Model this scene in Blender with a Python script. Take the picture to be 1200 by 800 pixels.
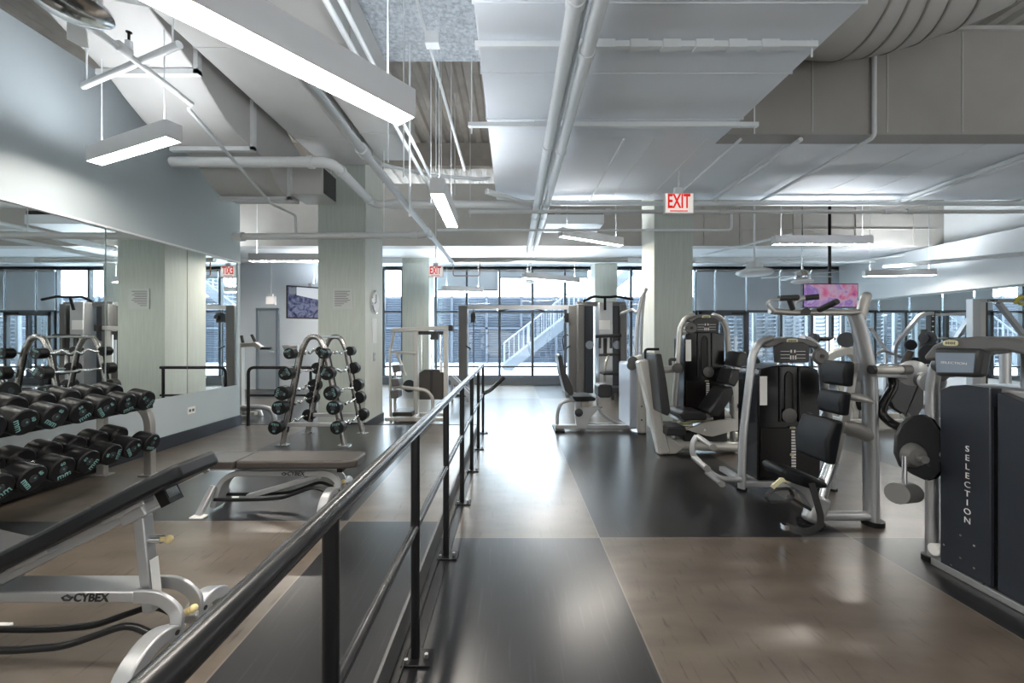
import bpy, bmesh, math, random
from mathutils import Vector, Matrix
random.seed(7)
sc = bpy.context.scene
for o in list(bpy.data.objects): bpy.data.objects.remove(o)
C = sc.collection
PI = math.pi; R = math.radians
# ------------------------------------------------------------------ camera
EYE = 1.4; F = 480.0
cd = bpy.data.cameras.new('camera'); cam = bpy.data.objects.new('camera', cd); C.objects.link(cam)
cam.location = (0, 0, EYE); cam.rotation_euler = (PI/2, 0, 0)
cd.sensor_width = 36; cd.lens = 36*F/1200; cd.shift_y = -0.005; cd.clip_start = 0.03; cd.clip_end = 300
sc.camera = cam
# ------------------------------------------------------------------ world, exposure
w = bpy.data.worlds.new('world'); sc.world = w; w.use_nodes = True
bgn = w.node_tree.nodes['Background']; bgn.inputs[0].default_value = (0.80, 0.90, 1.0, 1); bgn.inputs[1].default_value = 6.0
sc.view_settings.view_transform = 'Standard'; sc.view_settings.look = 'None'
sc.view_settings.exposure = 1.5; sc.view_settings.gamma = 1.0; sc.view_settings.use_curve_mapping = False
LAMP = 34.0; UPLAMP = 16.0
def area(loc, tgt, sx, sy, e, col=(1, .98, .95)):
    l = bpy.data.lights.new('fill_area_light', 'AREA'); l.shape = 'RECTANGLE'; l.size = sx; l.size_y = sy; l.energy = e; l.color = col
    o = bpy.data.objects.new('fill_area_light', l); C.objects.link(o); o.location = loc
    o.rotation_euler = (Vector(tgt)-Vector(loc)).to_track_quat('-Z', 'Y').to_euler(); return o
area((-1.0, -2.7, 1.0), (-.5, 4, 3.4), 5.0, 1.8, 14, (1, .98, .94))  # soft fill added behind the camera on the left, not a room lamp
area((5.8, -2.7, 1.0), (5.0, 4, 3.4), 6.0, 1.8, 30, (1, .98, .95))  # second added fill behind the camera, brightens the right side
# ------------------------------------------------------------------ geometry helpers
def u(px, Y): return (px-600)*Y/F
def v(py, Y): return EYE+(394-py)*Y/F
def P(px, py, Y): return Vector((u(px, Y), Y, v(py, Y)))
def V(*a): return Vector(a)
def fillet(pts, r, n=5):
    pts = [Vector(p) for p in pts]
    if r <= 0 or len(pts) < 3: return pts
    out = [pts[0]]
    for i in range(1, len(pts)-1):
        a, b, c = pts[i-1], pts[i], pts[i+1]
        d1 = a-b; d2 = c-b; l1 = d1.length; l2 = d2.length
        if l1 < 1e-6 or l2 < 1e-6: continue
        rr = min(r, l1*.48, l2*.48); p = b+d1/l1*rr; q = b+d2/l2*rr
        for k in range(n+1):
            t = k/n; out.append(p*(1-t)**2+b*2*t*(1-t)+q*t*t)
    out.append(pts[-1]); return out
class MB:
    def __init__(s): s.v = []; s.f = []
    def add(s, vs, fs):
        b = len(s.v); s.v += [Vector(x) for x in vs]; s.f += [[b+i for i in f] for f in fs]; return s
    def box(s, c, d, rz=0, rx=0, ry=0):
        m = Matrix.Rotation(rz, 3, 'Z') @ Matrix.Rotation(ry, 3, 'Y') @ Matrix.Rotation(rx, 3, 'X')
        c = Vector(c); vs = []
        for i in (-.5, .5):
            for j in (-.5, .5):
                for k in (-.5, .5): vs.append(c+m@Vector((i*d[0], j*d[1], k*d[2])))
        return s.add(vs, [(0,1,3,2),(4,6,7,5),(0,4,5,1),(2,3,7,6),(0,2,6,4),(1,5,7,3)])
    def bx(s, x0, x1, y0, y1, z0, z1):
        return s.box(((x0+x1)/2, (y0+y1)/2, (z0+z1)/2), (abs(x1-x0), abs(y1-y0), abs(z1-z0)))
    def sweep(s, pts, prof, up=(0, 0, 1), caps=True, scl=None):
        pts = [Vector(p) for p in pts]; n = len(pts); k = len(prof); up = Vector(up); vs = []; fs = []
        prevU = None
        for i, p in enumerate(pts):
            if i == 0: t = pts[1]-pts[0]
            elif i == n-1: t = pts[-1]-pts[-2]
            else: t = (pts[i]-pts[i-1]).normalized()+(pts[i+1]-pts[i]).normalized()
            t.normalize()
            if prevU is None:
                a = up-t*up.dot(t)
                if a.length < .05: a = Vector((0, 1, 0))-t*t.y
                if a.length < .05: a = Vector((1, 0, 0))-t*t.x
            else: a = prevU-t*prevU.dot(t)
            a.normalize(); prevU = a; b = t.cross(a)
            q = 1 if scl is None else scl[i]
            for (x, y) in prof: vs.append(p+b*x*q+a*y*q)
        for i in range(n-1):
            for j in range(k):
                j2 = (j+1) % k; fs.append((i*k+j, i*k+j2, (i+1)*k+j2, (i+1)*k+j))
        if caps: fs.append(tuple(range(k-1, -1, -1))); fs.append(tuple((n-1)*k+j for j in range(k)))
        return s.add(vs, fs)
    def tube(s, pts, r, n=12, fil=0, r2=None, up=(0, 0, 1), scl=None):
        pts = fillet(pts, fil); r2 = r2 or r
        return s.sweep(pts, [(r*math.cos(2*PI*i/n), r2*math.sin(2*PI*i/n)) for i in range(n)], up, True, scl)
    def bar(s, pts, a, b, up=(0, 0, 1), fil=0, scl=None):
        return s.sweep(fillet(pts, fil), [(-a/2, -b/2), (a/2, -b/2), (a/2, b/2), (-a/2, b/2)], up, True, scl)
    def cyl(s, p, q, r, r2=None, n=20):
        return s.sweep([p, q], [(r*math.cos(2*PI*i/n), r*math.sin(2*PI*i/n)) for i in range(n)], scl=None if r2 is None else [1, r2/r])
    def lathe(s, prof, c=(0, 0, 0), ax=(0, 0, 1), n=24):
        ax = Vector(ax).normalized(); a = ax.orthogonal().normalized(); b = ax.cross(a); c = Vector(c); vs = []; fs = []
        for (r, z) in prof:
            for i in range(n):
                t = 2*PI*i/n; vs.append(c+ax*z+(a*math.cos(t)+b*math.sin(t))*max(r, 1e-4))
        m = len(prof)
        for i in range(m-1):
            for j in range(n): fs.append((i*n+j, i*n+(j+1) % n, (i+1)*n+(j+1) % n, (i+1)*n+j))
        fs.append(tuple(range(n-1, -1, -1))); fs.append(tuple((m-1)*n+j for j in range(n)))
        return s.add(vs, fs)
    def prism(s, poly, t0, t1, plane='xz', O=(0, 0, 0)):
        O = Vector(O); mp = {'xz': lambda a, b, t: (a, t, b), 'yz': lambda a, b, t: (t, a, b), 'xy': lambda a, b, t: (a, b, t)}[plane]
        n = len(poly); vs = [O+Vector(mp(a, b, t)) for t in (t0, t1) for a, b in poly]
        fs = [tuple(range(n)), tuple(range(2*n-1, n-1, -1))]+[(i, n+i, n+(i+1) % n, (i+1) % n) for i in range(n)]
        return s.add(vs, fs)
    def sph(s, c, r, n=12, sz=1):
        return s.lathe([(r*math.sin(PI*i/n), -r*sz*math.cos(PI*i/n)) for i in range(n+1)], c, n=2*n)
    def xf(s, m):
        s.v = [m@x for x in s.v]; return s
    def build(s, name, mat, parent=None, bevel=0, seg=2, sub=0, sharp=35):
        inv = Matrix.Identity(4)
        if parent is not None: inv = FR[parent.name].inverted()
        me = bpy.data.meshes.new(name); me.from_pydata([inv@x for x in s.v], [], s.f); me.update()
        bm = bmesh.new(); bm.from_mesh(me); bmesh.ops.recalc_face_normals(bm, faces=bm.faces); bm.to_mesh(me); bm.free()
        me.materials.append(mat)
        for p in me.polygons: p.use_smooth = True
        me.set_sharp_from_angle(angle=R(sharp))
        o = bpy.data.objects.new(name, me); C.objects.link(o)
        if parent is not None: o.parent = parent; FR[o.name] = FR[parent.name]
        else: FR[o.name] = Matrix.Identity(4)
        if bevel: b = o.modifiers.new('bevel', 'BEVEL'); b.width = bevel; b.segments = seg; b.limit_method = 'ANGLE'; b.angle_limit = R(40)
        if sub: q = o.modifiers.new('sub', 'SUBSURF'); q.levels = sub; q.render_levels = sub
        return o
FR = {}
def thing(name, label, cat, loc=(0, 0, 0), rz=0, group=None):
    o = bpy.data.objects.new(name, None); C.objects.link(o); o.location = loc; o.rotation_euler = (0, 0, rz)
    o.empty_display_size = .1
    FR[o.name] = Matrix.Translation(Vector(loc)) @ Matrix.Rotation(rz, 4, 'Z')
    o['label'] = label; o['category'] = cat
    if group: o['group'] = group
    return o
def tag(o, label, cat, group=None):
    o['label'] = label; o['category'] = cat
    if group: o['group'] = group
    return o
def struct(o): o['kind'] = 'structure'; return o
def origin(o, c):
    c = Vector(c); o.data.transform(Matrix.Translation(-c)); o.location = c; FR[o.name] = Matrix.Identity(4); return o
def copy_tree(o, parent=None):
    c = o.copy(); C.objects.link(c)
    if parent is not None: c.parent = parent
    for ch in [x for x in KIDS.get(o.name, list(o.children))]: copy_tree(ch, c)
    return c
KIDS = {}
_tc = {}
def text(s, size, O, U, W, ext=.001, align='CENTER', sx=1, shear=0, bold=0):
    """a lettering mesh laid in the plane spanned by U (reading direction) and W (up)"""
    key = (s, bold)
    if key not in _tc:
        cu = bpy.data.curves.new('t', 'FONT'); cu.body = s; cu.size = 1; cu.align_x = align; cu.align_y = 'CENTER'; cu.extrude = .02; cu.resolution_u = 3; cu.offset = bold
        ob = bpy.data.objects.new('t', cu); C.objects.link(ob); bpy.context.view_layer.update()
        me = bpy.data.meshes.new_from_object(ob.evaluated_get(bpy.context.evaluated_depsgraph_get()))
        _tc[key] = ([x.co.copy() for x in me.vertices], [list(p.vertices) for p in me.polygons])
        bpy.data.objects.remove(ob)
    vs, fs = _tc[key]; U = Vector(U).normalized(); W = Vector(W).normalized(); N = U.cross(W); O = Vector(O)
    m = MB(); m.add([O+U*(p.x+p.y*shear)*size*sx+W*p.y*size+N*(p.z/.02*ext) for p in vs], fs); return m
# ------------------------------------------------------------------ materials
def mat(name, col, rough=.5, metal=0, bump=0, bscale=60, var=0, vscale=3, coat=0, emis=0, spec=.5, stretch=(1, 1, 1)):
    m = bpy.data.materials.new(name); m.use_nodes = True; nt = m.node_tree; b = nt.nodes['Principled BSDF']
    b.inputs['Base Color'].default_value = (*col, 1); b.inputs['Roughness'].default_value = rough; b.inputs['Metallic'].default_value = metal
    b.inputs['Specular IOR Level'].default_value = spec
    if coat: b.inputs['Coat Weight'].default_value = coat; b.inputs['Coat Roughness'].default_value = .1
    if emis: b.inputs['Emission Color'].default_value = (*col, 1); b.inputs['Emission Strength'].default_value = emis
    if var or bump:
        tc = nt.nodes.new('ShaderNodeTexCoord'); mp = nt.nodes.new('ShaderNodeMapping'); nt.links.new(tc.outputs['Object'], mp.inputs[0]); mp.inputs['Scale'].default_value = stretch
    if var:
        n = nt.nodes.new('ShaderNodeTexNoise'); n.inputs['Scale'].default_value = vscale; n.inputs['Detail'].default_value = 5; nt.links.new(mp.outputs[0], n.inputs['Vector'])
        r = nt.nodes.new('ShaderNodeValToRGB'); r.color_ramp.elements[0].position = .3; r.color_ramp.elements[1].position = .7
        r.color_ramp.elements[0].color = (*[c*(1-var) for c in col], 1); r.color_ramp.elements[1].color = (*[min(1, c*(1+var)) for c in col], 1)
        nt.links.new(n.outputs['Fac'], r.inputs[0]); nt.links.new(r.outputs[0], b.inputs['Base Color'])
    if bump:
        n = nt.nodes.new('ShaderNodeTexNoise'); n.inputs['Scale'].default_value = bscale; n.inputs['Detail'].default_value = 4; nt.links.new(mp.outputs[0], n.inputs['Vector'])
        bp = nt.nodes.new('ShaderNodeBump'); bp.inputs['Strength'].default_value = bump; bp.inputs['Distance'].default_value = .01
        nt.links.new(n.outputs['Fac'], bp.inputs['Height']); nt.links.new(bp.outputs[0], b.inputs['Normal'])
    return m
def floor_mat():
    m = bpy.data.materials.new('checker_flooring'); m.use_nodes = True; nt = m.node_tree; N = nt.nodes.new; L = nt.links.new; b = nt.nodes['Principled BSDF']
    g = N('ShaderNodeNewGeometry'); sx = N('ShaderNodeSeparateXYZ'); L(g.outputs['Position'], sx.inputs[0])
    def mth(op, a, c=None, d=None):
        n = N('ShaderNodeMath'); n.operation = op
        for i, q in enumerate((a, c, d)):
            if q is None: continue
            if isinstance(q, (int, float)): n.inputs[i].default_value = q
            else: L(q, n.inputs[i])
        return n.outputs[0]
    fx = mth('DIVIDE', mth('SUBTRACT', sx.outputs[0], .61), 1.75); fy = mth('DIVIDE', mth('SUBTRACT', sx.outputs[1], 2.85), 3.2)
    k = mth('PINGPONG', mth('ADD', mth('FLOOR', fx), mth('FLOOR', fy)), 1.0)
    # wood-look brown planks: stretched noise, grain running across the room
    mp = N('ShaderNodeMapping'); mp.inputs['Scale'].default_value = (1.1, 3.2, 1); mp.inputs['Rotation'].default_value = (0, 0, .5); L(g.outputs['Position'], mp.inputs[0])
    n1 = N('ShaderNodeTexNoise'); n1.inputs['Scale'].default_value = 2.2; n1.inputs['Detail'].default_value = 5; n1.inputs['Roughness'].default_value = .5; L(mp.outputs[0], n1.inputs['Vector'])
    r1 = N('ShaderNodeValToRGB'); r1.color_ramp.elements[0].position = .3; r1.color_ramp.elements[1].position = .72
    r1.color_ramp.elements[0].color = (.078, .063, .049, 1); r1.color_ramp.elements[1].color = (.130, .107, .085, 1); L(n1.outputs['Fac'], r1.inputs[0])
    n2 = N('ShaderNodeTexNoise'); n2.inputs['Scale'].default_value = 1.6; n2.inputs['Detail'].default_value = 4; L(g.outputs['Position'], n2.inputs['Vector'])
    r2 = N('ShaderNodeValToRGB'); r2.color_ramp.elements[0].position = .3; r2.color_ramp.elements[1].position = .75
    r2.color_ramp.elements[0].color = (.008, .008, .009, 1); r2.color_ramp.elements[1].color = (.014, .014, .0155, 1); L(n2.outputs['Fac'], r2.inputs[0])
    # fine dark flecks in the brown sheet and faint pale scuffs in the black one
    mf = N('ShaderNodeMapping'); mf.inputs['Rotation'].default_value = (0, 0, -.25); mf.inputs['Scale'].default_value = (38, 5.5, 1); L(g.outputs['Position'], mf.inputs[0])
    nf = N('ShaderNodeTexNoise'); nf.inputs['Scale'].default_value = 1.0; nf.inputs['Detail'].default_value = 3; L(mf.outputs[0], nf.inputs['Vector'])
    rf = N('ShaderNodeValToRGB'); rf.color_ramp.elements[0].position = .60; rf.color_ramp.elements[1].position = .74; rf.color_ramp.elements[0].color = (1, 1, 1, 1); rf.color_ramp.elements[1].color = (.45, .42, .40, 1); L(nf.outputs['Fac'], rf.inputs[0])
    m1 = N('ShaderNodeMix'); m1.data_type = 'RGBA'; m1.blend_type = 'MULTIPLY'; m1.inputs[0].default_value = 1; L(r1.outputs[0], m1.inputs[6]); L(rf.outputs[0], m1.inputs[7])
    ms = N('ShaderNodeMapping'); ms.inputs['Rotation'].default_value = (0, 0, .8); ms.inputs['Scale'].default_value = (60, 3, 1); L(g.outputs['Position'], ms.inputs[0])
    ns = N('ShaderNodeTexNoise'); ns.inputs['Scale'].default_value = 1.0; ns.inputs['Detail'].default_value = 4; L(ms.outputs[0], ns.inputs['Vector'])
    rs = N('ShaderNodeValToRGB'); rs.color_ramp.elements[0].position = .58; rs.color_ramp.elements[1].position = .80; rs.color_ramp.elements[0].color = (0, 0, 0, 1); rs.color_ramp.elements[1].color = (.022, .024, .027, 1); L(ns.outputs['Fac'], rs.inputs[0])
    m2 = N('ShaderNodeMix'); m2.data_type = 'RGBA'; m2.blend_type = 'ADD'; m2.inputs[0].default_value = 1; L(r2.outputs[0], m2.inputs[6]); L(rs.outputs[0], m2.inputs[7])
    mx = N('ShaderNodeMix'); mx.data_type = 'RGBA'; L(k, mx.inputs[0]); L(m2.outputs[2], mx.inputs[6]); L(m1.outputs[2], mx.inputs[7])
    # thin joint lines between the sheets
    ex = mth('LESS_THAN', mth('ABSOLUTE', mth('SUBTRACT', mth('FRACT', mth('ADD', fx, .5)), .5)), .0022)
    ey = mth('LESS_THAN', mth('ABSOLUTE', mth('SUBTRACT', mth('FRACT', mth('ADD', fy, .5)), .5)), .0013)
    e = mth('MAXIMUM', ex, ey)
    mx2 = N('ShaderNodeMix'); mx2.data_type = 'RGBA'; L(mth('MULTIPLY', e, .6), mx2.inputs[0]); L(mx.outputs[2], mx2.inputs[6]); mx2.inputs[7].default_value = (.20, .18, .16, 1)
    L(mx2.outputs[2], b.inputs['Base Color'])
    b.inputs['Roughness'].default_value = .27
    mr = N('ShaderNodeMapRange'); mr.inputs[1].default_value = .3; mr.inputs[2].default_value = .7; mr.inputs[3].default_value = .25; mr.inputs[4].default_value = .28; pass; L(mr.outputs[0], b.inputs['Roughness'])
    pass
    b.inputs['Specular IOR Level'].default_value = .55; b.inputs['Coat Weight'].default_value = .28; b.inputs['Coat Roughness'].default_value = .2
    return m
FLOOR = floor_mat()
WALL = mat('blue_grey_wall_paint', (.45, .51, .54), .55, bump=.03, bscale=200)
WALLW = mat('pale_wall_paint', (.76, .80, .82), .6)
WHITE = mat('white_paint', (.78, .80, .81), .45)
SLAB = mat('painted_concrete_soffit', (.76, .80, .84), .5, var=.05, vscale=1.2)
BEAMM = mat('beige_painted_beam', (.50, .49, .46), .6, var=.06, vscale=2)
DUCT = mat('grey_painted_duct', (.45, .45, .435), .5, var=.05, vscale=2)
DUCTW = mat('pale_painted_duct', (.74, .79, .84), .38, var=.04, vscale=1.5)
DECK = mat('corrugated_deck', (.33, .30, .265), .7, var=.12, vscale=4)
CONC = mat('speckled_fireproofing', (.38, .42, .45), .9, bump=.8, bscale=60, var=.3, vscale=30)
PIPE = mat('grey_painted_pipe', (.60, .62, .62), .38)
PIPEW = mat('white_painted_pipe', (.74, .78, .80), .35)
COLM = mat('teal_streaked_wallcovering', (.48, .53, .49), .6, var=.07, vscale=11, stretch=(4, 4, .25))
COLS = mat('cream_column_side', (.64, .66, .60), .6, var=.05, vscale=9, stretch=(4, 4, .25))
MIRR = mat('mirror_silver', (.90, .94, .93), .01, 1.0)
BASEB = mat('dark_navy_baseboard', (.018, .022, .032), .4)
BLACKM = mat('black_painted_metal', (.008, .008, .009), .32, spec=.28)
RAILM = mat('dark_steel_rail', (.030, .030, .031), .26, .35, spec=.3, var=.2, vscale=9)
SILV = mat('silver_powder_coat', (.42, .43, .44), .34, .6)
SILVD = mat('bronze_grey_coat', (.36, .35, .33), .33, .55)
CHAMP = mat('champagne_coat', (.52, .51, .48), .36, .35)
CHROME = mat('chrome', (.80, .81, .82), .12, 1.0)
STEEL = mat('brushed_steel', (.45, .45, .45), .3, .9)
VINYL = mat('black_vinyl', (.008, .009, .011), .38, spec=.22, bump=.08, bscale=300)
VINYLG = mat('grey_vinyl', (.028, .028, .030), .38, spec=.4)
BROWNV = mat('worn_grey_brown_vinyl', (.045, .039, .035), .40, spec=.3, bump=.08, bscale=300)
RUB = mat('black_rubber', (.007, .007, .008), .40, spec=.22)
PLAS = mat('gloss_black_plastic', (.006, .006, .0065), .2, spec=.28)
PLASG = mat('dark_grey_plastic', (.028, .029, .031), .4, spec=.4)
PLASM = mat('mid_grey_plastic', (.12, .119, .116), .42, spec=.4)
NAVY = mat('slate_blue_cover', (.026, .031, .041), .38, spec=.4)
LABELW = mat('white_label', (.78, .78, .76), .5)
TEAL = mat('teal_marking', (.15, .30, .29), .5)
INK = mat('black_ink', (.012, .012, .012), .5)
GREYINK = mat('grey_ink', (.16, .16, .17), .6)
YEL = mat('cream_yellow_knob', (.68, .55, .27), .35)
BADGE = mat('pale_yellow_badge', (.62, .60, .36), .35)
SCRBL = mat('pale_blue_panel', (.30, .34, .40), .3)
GRIP = mat('black_foam_grip', (.02, .02, .02), .6)
MULL = mat('dark_window_frame', (.035, .045, .055), .4)
SHADE = mat('grey_roller_shade', (.52, .57, .62), .8)
LOUV = mat('white_louver', (.20, .22, .245), .5)
FACA = mat('blue_grey_facade', (.035, .047, .070), .6)
FACL = mat('pale_blue_slat', (.036, .046, .064), .6)
GROUND = mat('pale_pavement', (.60, .63, .66), .8)
STAIRM = mat('galvanized_stair', (.13, .145, .17), .5, .1)
PLATE = mat('weight_plate_iron', (.03, .033, .038), .4, .3)
REDE = mat('exit_red', (.70, .015, .008), .5, emis=.22)
EXITW = mat('lit_sign_face', (1, .93, .88), .4, emis=.16)
FIXT = mat('white_fixture_housing', (.66, .67, .68), .45)
LITE = mat('lit_diffuser', (1, .93, .84), .5, emis=LAMP)
UPR = mat('strong_added_uplight', (.92, .96, 1), .5, emis=UPLAMP*2.6)  # stronger added glow for the rear pendants, lifts the far ceilings
UPL = mat('added_uplight', (.94, .96, 1), .5, emis=UPLAMP)  # glow added on top of the pendants to brighten the ceiling
BANDY = mat('yellow_green_band', (.45, .42, .06), .5)
STRAP = mat('black_webbing', (.015, .015, .016), .7)
STACK = mat('dark_weight_stack', (.06, .055, .05), .45, .3)
def glass():
    m = bpy.data.materials.new('window_glass'); m.use_nodes = True; nt = m.node_tree; nt.nodes.clear()
    o = nt.nodes.new('ShaderNodeOutputMaterial'); t = nt.nodes.new('ShaderNodeBsdfTransparent'); g = nt.nodes.new('ShaderNodeBsdfGlossy'); g.inputs['Roughness'].default_value = .02
    t.inputs[0].default_value = (.93, .97, .98, 1); x = nt.nodes.new('ShaderNodeMixShader'); x.inputs[0].default_value = .06
    nt.links.new(t.outputs[0], x.inputs[1]); nt.links.new(g.outputs[0], x.inputs[2]); nt.links.new(x.outputs[0], o.inputs[0]); return m
GLASS = glass()
def screen_mat(name, cols, scale, e):
    m = bpy.data.materials.new(name); m.use_nodes = True; nt = m.node_tree; b = nt.nodes['Principled BSDF']
    tc = nt.nodes.new('ShaderNodeTexCoord'); n = nt.nodes.new('ShaderNodeTexNoise'); n.inputs['Scale'].default_value = scale; n.inputs['Detail'].default_value = 3; n.inputs['Distortion'].default_value = 1.2
    r = nt.nodes.new('ShaderNodeValToRGB'); el = r.color_ramp.elements
    el[0].position = .3; el[0].color = (*cols[0], 1); el[1].position = .7; el[1].color = (*cols[-1], 1)
    for i, c in enumerate(cols[1:-1]): q = el.new(.3+.4*(i+1)/(len(cols)-1)); q.color = (*c, 1)
    nt.links.new(tc.outputs['Object'], n.inputs['Vector']); nt.links.new(n.outputs['Fac'], r.inputs[0])
    nt.links.new(r.outputs[0], b.inputs['Base Color']); nt.links.new(r.outputs[0], b.inputs['Emission Color']); b.inputs['Emission Strength'].default_value = e; b.inputs['Roughness'].default_value = .15
    return m
# ================================================================== STRUCTURE
PZ = .115          # the raised exercise platform on the left
XW = -3.95         # left wall plane
XR = 9.7           # right wall plane
YB = 12.0          # window wall
struct(MB().bx(-9, XR+.3, -3, YB+.3, -.2, 0).build('floor', FLOOR))
struct(MB().bx(XW-.2, -.50, -3, 5.95, 0, PZ).build('floor_platform', FLOOR))
struct(MB().bx(-.512, -.497, -3, 5.96, 0, PZ+.012).bx(XW, -.5, 5.945, 5.96, 0, PZ+.006).build('trim_1', mat('dark_edge_trim', (.10, .10, .10), .45, .3), bevel=.002))
# left wall with its end, upper bulkhead slightly proud of the mirror
struct(MB().bx(XW-.25, XW, -3, 5.95, 0, .70).bx(XW-.25, XW, -3, 5.95, 2.47, 3.93).bx(XW-.25, XW-.03, -3, 5.95, .70, 2.47).bx(XW-.03, XW, 5.90, 5.95, .7, 2.47).build('wall_left', WALL))
struct(MB().bx(XW-.001, XW+.012, -3, 5.95, 2.455, 2.475).build('trim_2', WHITE))
struct(MB().bx(XW, XW+.02, -3, 5.95, PZ, PZ+.15).build('baseboard_left', BASEB, bevel=.004))
struct(MB().bx(XR, XR+.25, -3, YB, 0, 5.2).build('wall_right', WALLW))
struct(MB().bx(XR-.28, XR-.05, 6.0, YB-.2, 2.37, 3.42).build('wall_right_bulkhead', WALLW, bevel=.006))
struct(MB().bx(-9, -5.0, 10.85, 11.1, 0, 3.43).bx(-5.2, -5.0, 11.1, 12, 0, 3.43).build('wall_back', mat('light_blue_wall', (.72, .78, .84), .6)))
struct(MB().bx(-9, XR+.2, -3.2, -3.0, 0, 5.2).build('wall_behind', WALLW))
struct(MB().bx(-9.1, -8.9, -3, 11, 0, 5.2).build('wall_far_left', WALLW))
# mirrors
for i, (y0, y1) in enumerate([(1.2, 3.985), (4.0, 5.0-.008), (5.0, 5.895)]):
    tag(MB().bx(XW-.028, XW-.012, y0, y1, .702, 2.468).build('wall_mirror', MIRR),
        ['wide mirror panel on the left wall behind the dumbbell rack', 'narrow mirror panel on the left wall showing the column between two joints', 'last mirror panel at the far end of the left wall'][i], 'mirror')
tag(MB().bx(XR-.03, XR-.012, 6.2, 11.9, .55, 2.36).build('wall_mirror', MIRR), 'long mirror on the right wall behind the squat racks', 'mirror')
# columns
def column(nm, x0, x1, y0, y1, z1, lab, sm=COLM):
    o = MB().bx(x0, x1, y0, y1, 0, z1).build(nm, sm); o['kind'] = 'structure'
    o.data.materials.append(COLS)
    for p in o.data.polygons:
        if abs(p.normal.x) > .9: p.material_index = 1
    return o
column('column', -2.84, -2.15, 6.0, 6.8, 5.2, '')
column('column', 2.125, 2.70, 6.12, 6.7, 5.2, '')
column('column', -2.84, -2.15, 10.6, 11.3, 3.43, '')
column('column', 2.17, 2.75, 10.7, 11.3, 3.43, '')
struct(MB().bx(-2.86, -2.13, 5.98, 6.82, 0, .14).build('baseboard_column', BASEB, bevel=.004))
# deck (corrugated), beams, slabs
dk = MB(); pr = []; x = -9
while x < 12:
    for dx, dz in ((0, 0), (.03, .06), (.12, .06), (.15, 0)): pr.append((x+dx, 5.2+dz))
    x += .24
n = len(pr); dk.add([(a, -3, b) for a, b in pr]+[(a, 12.3, b) for a, b in pr], [(i, i+1, n+i+1, n+i) for i in range(n-1)])
dk.bx(-9, 12, -3, 12.3, 5.30, 5.4)
struct(dk.build('ceiling', DECK, sharp=20))
struct(MB().bx(-2.2, -.2, 3.0, 4.4, 4.35, 5.2).build('ceiling_beam', CONC))
struct(MB().bx(-9, 12, 8.05, 8.2, 4.75, 5.2).build('ceiling_beam', DECK))
struct(MB().bx(-.23, XR, 4.12, 6.1, 3.43, 3.75).build('ceiling_slab', SLAB))
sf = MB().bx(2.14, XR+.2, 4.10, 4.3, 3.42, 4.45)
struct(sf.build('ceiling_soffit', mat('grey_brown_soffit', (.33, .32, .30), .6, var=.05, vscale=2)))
tr = MB()
for k in range(8): tr.bx(3.0+k*.75, 3.012+k*.75, 4.094, 4.10, 3.44, 4.44)
tr.bx(2.14, XR, 4.07, 4.3, 4.451, 4.49)
struct(tr.build('trim_3', DUCT))
struct(MB().bx(-9, XR+.2, 9.2, 9.5, 3.43, 4.83).build('ceiling_beam', BEAMM))
struct(MB().bx(-9, XR+.2, 9.5, 12.3, 3.44, 3.75).build('ceiling_slab', WHITE))
struct(MB().bx(-9, XR+.2, 10.6, 10.75, 3.30, 3.44).build('ceiling_beam', WALLW))
tr = MB()
for xx in (2.9, 3.6, 4.3, 5.1, 6.3, 7.7, 9.0): tr.bx(xx, xx+.02, 9.17, 9.2, 3.44, 4.3)
tr.bx(2.9, 9.5, 9.18, 9.2, 3.8, 3.815)
struct(tr.build('trim_4', BEAMM))
# ceiling panel seams under the slab
tr = MB()
for xx in (1.45, 2.0, 2.9, 4.4, 5.0): tr.bx(xx, xx+.012, 4.2, 6.0, 3.424, 3.431)
struct(tr.build('trim_5', WHITE))
# door in back wall
dr = thing('door_1', 'grey flush door in the pale blue back wall left of the green column', 'door', (u(314, 10.85), 10.83, 0)); dr['kind'] = 'structure'
x0, x1 = u(301, 10.83), u(327, 10.83)
MB().bx(x0, x0+.06, 10.78, 10.85, 0, 2.15).bx(x1-.06, x1, 10.78, 10.85, 0, 2.15).bx(x0, x1, 10.78, 10.85, 2.09, 2.15).build('door_frame', mat('blue_grey_door_frame', (.22, .27, .32), .5), dr, bevel=.004)
MB().bx(x0+.06, x1-.06, 10.82, 10.85, .01, 2.09).build('door_leaf', mat('pale_grey_door', (.42, .48, .53), .5), dr)
MB().cyl((x1-.12, 10.79, 1.0), (x1-.12, 10.82, 1.0), .02).bar([(x1-.12, 10.78, 1.0), (x1-.22, 10.78, 1.0)], .02, .015).build('door_handle', CHROME, dr)
# ------------------------------------------------------------------ window wall
ZT = 3.375; fr = MB()
mulx = [u(p, YB) for p in (450, 472, 511, 547, 585.5, 624, 662, 700, 739, 777, 815, 838.5, 875, 914, 950, 974, 989)]
edges = mulx
wins = MB()
for i in range(len(edges)-1):
    a, b = edges[i], edges[i+1]
    wf = MB(); t = .035
    wf.bx(a-t, a+t, YB-.06, YB+.06, .12, ZT)
    if i == len(edges)-2: wf.bx(b-t, b+t, YB-.06, YB+.06, .12, ZT)
    wf.bx(a, b, YB-.05, YB+.05, 2.085, 2.145); wf.bx(a, b, YB-.05, YB+.05, .49, .54); wf.bx(a, b, YB-.05, YB+.05, ZT-.04, ZT+.06); wf.bx(a, b, YB-.05, YB+.05, .2, .26)
    o = struct(wf.build('window_%d' % (i+1), MULL))
    MB().bx(a+t, b-t, YB-.006, YB+.006, .26, ZT-.04).build('window_pane', GLASS, o)
struct(MB().bx(-5, XR, YB-.12, YB+.1, 0, .235).build('wall_sill', mat('grey_sill', (.10, .115, .13), .5)))
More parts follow.
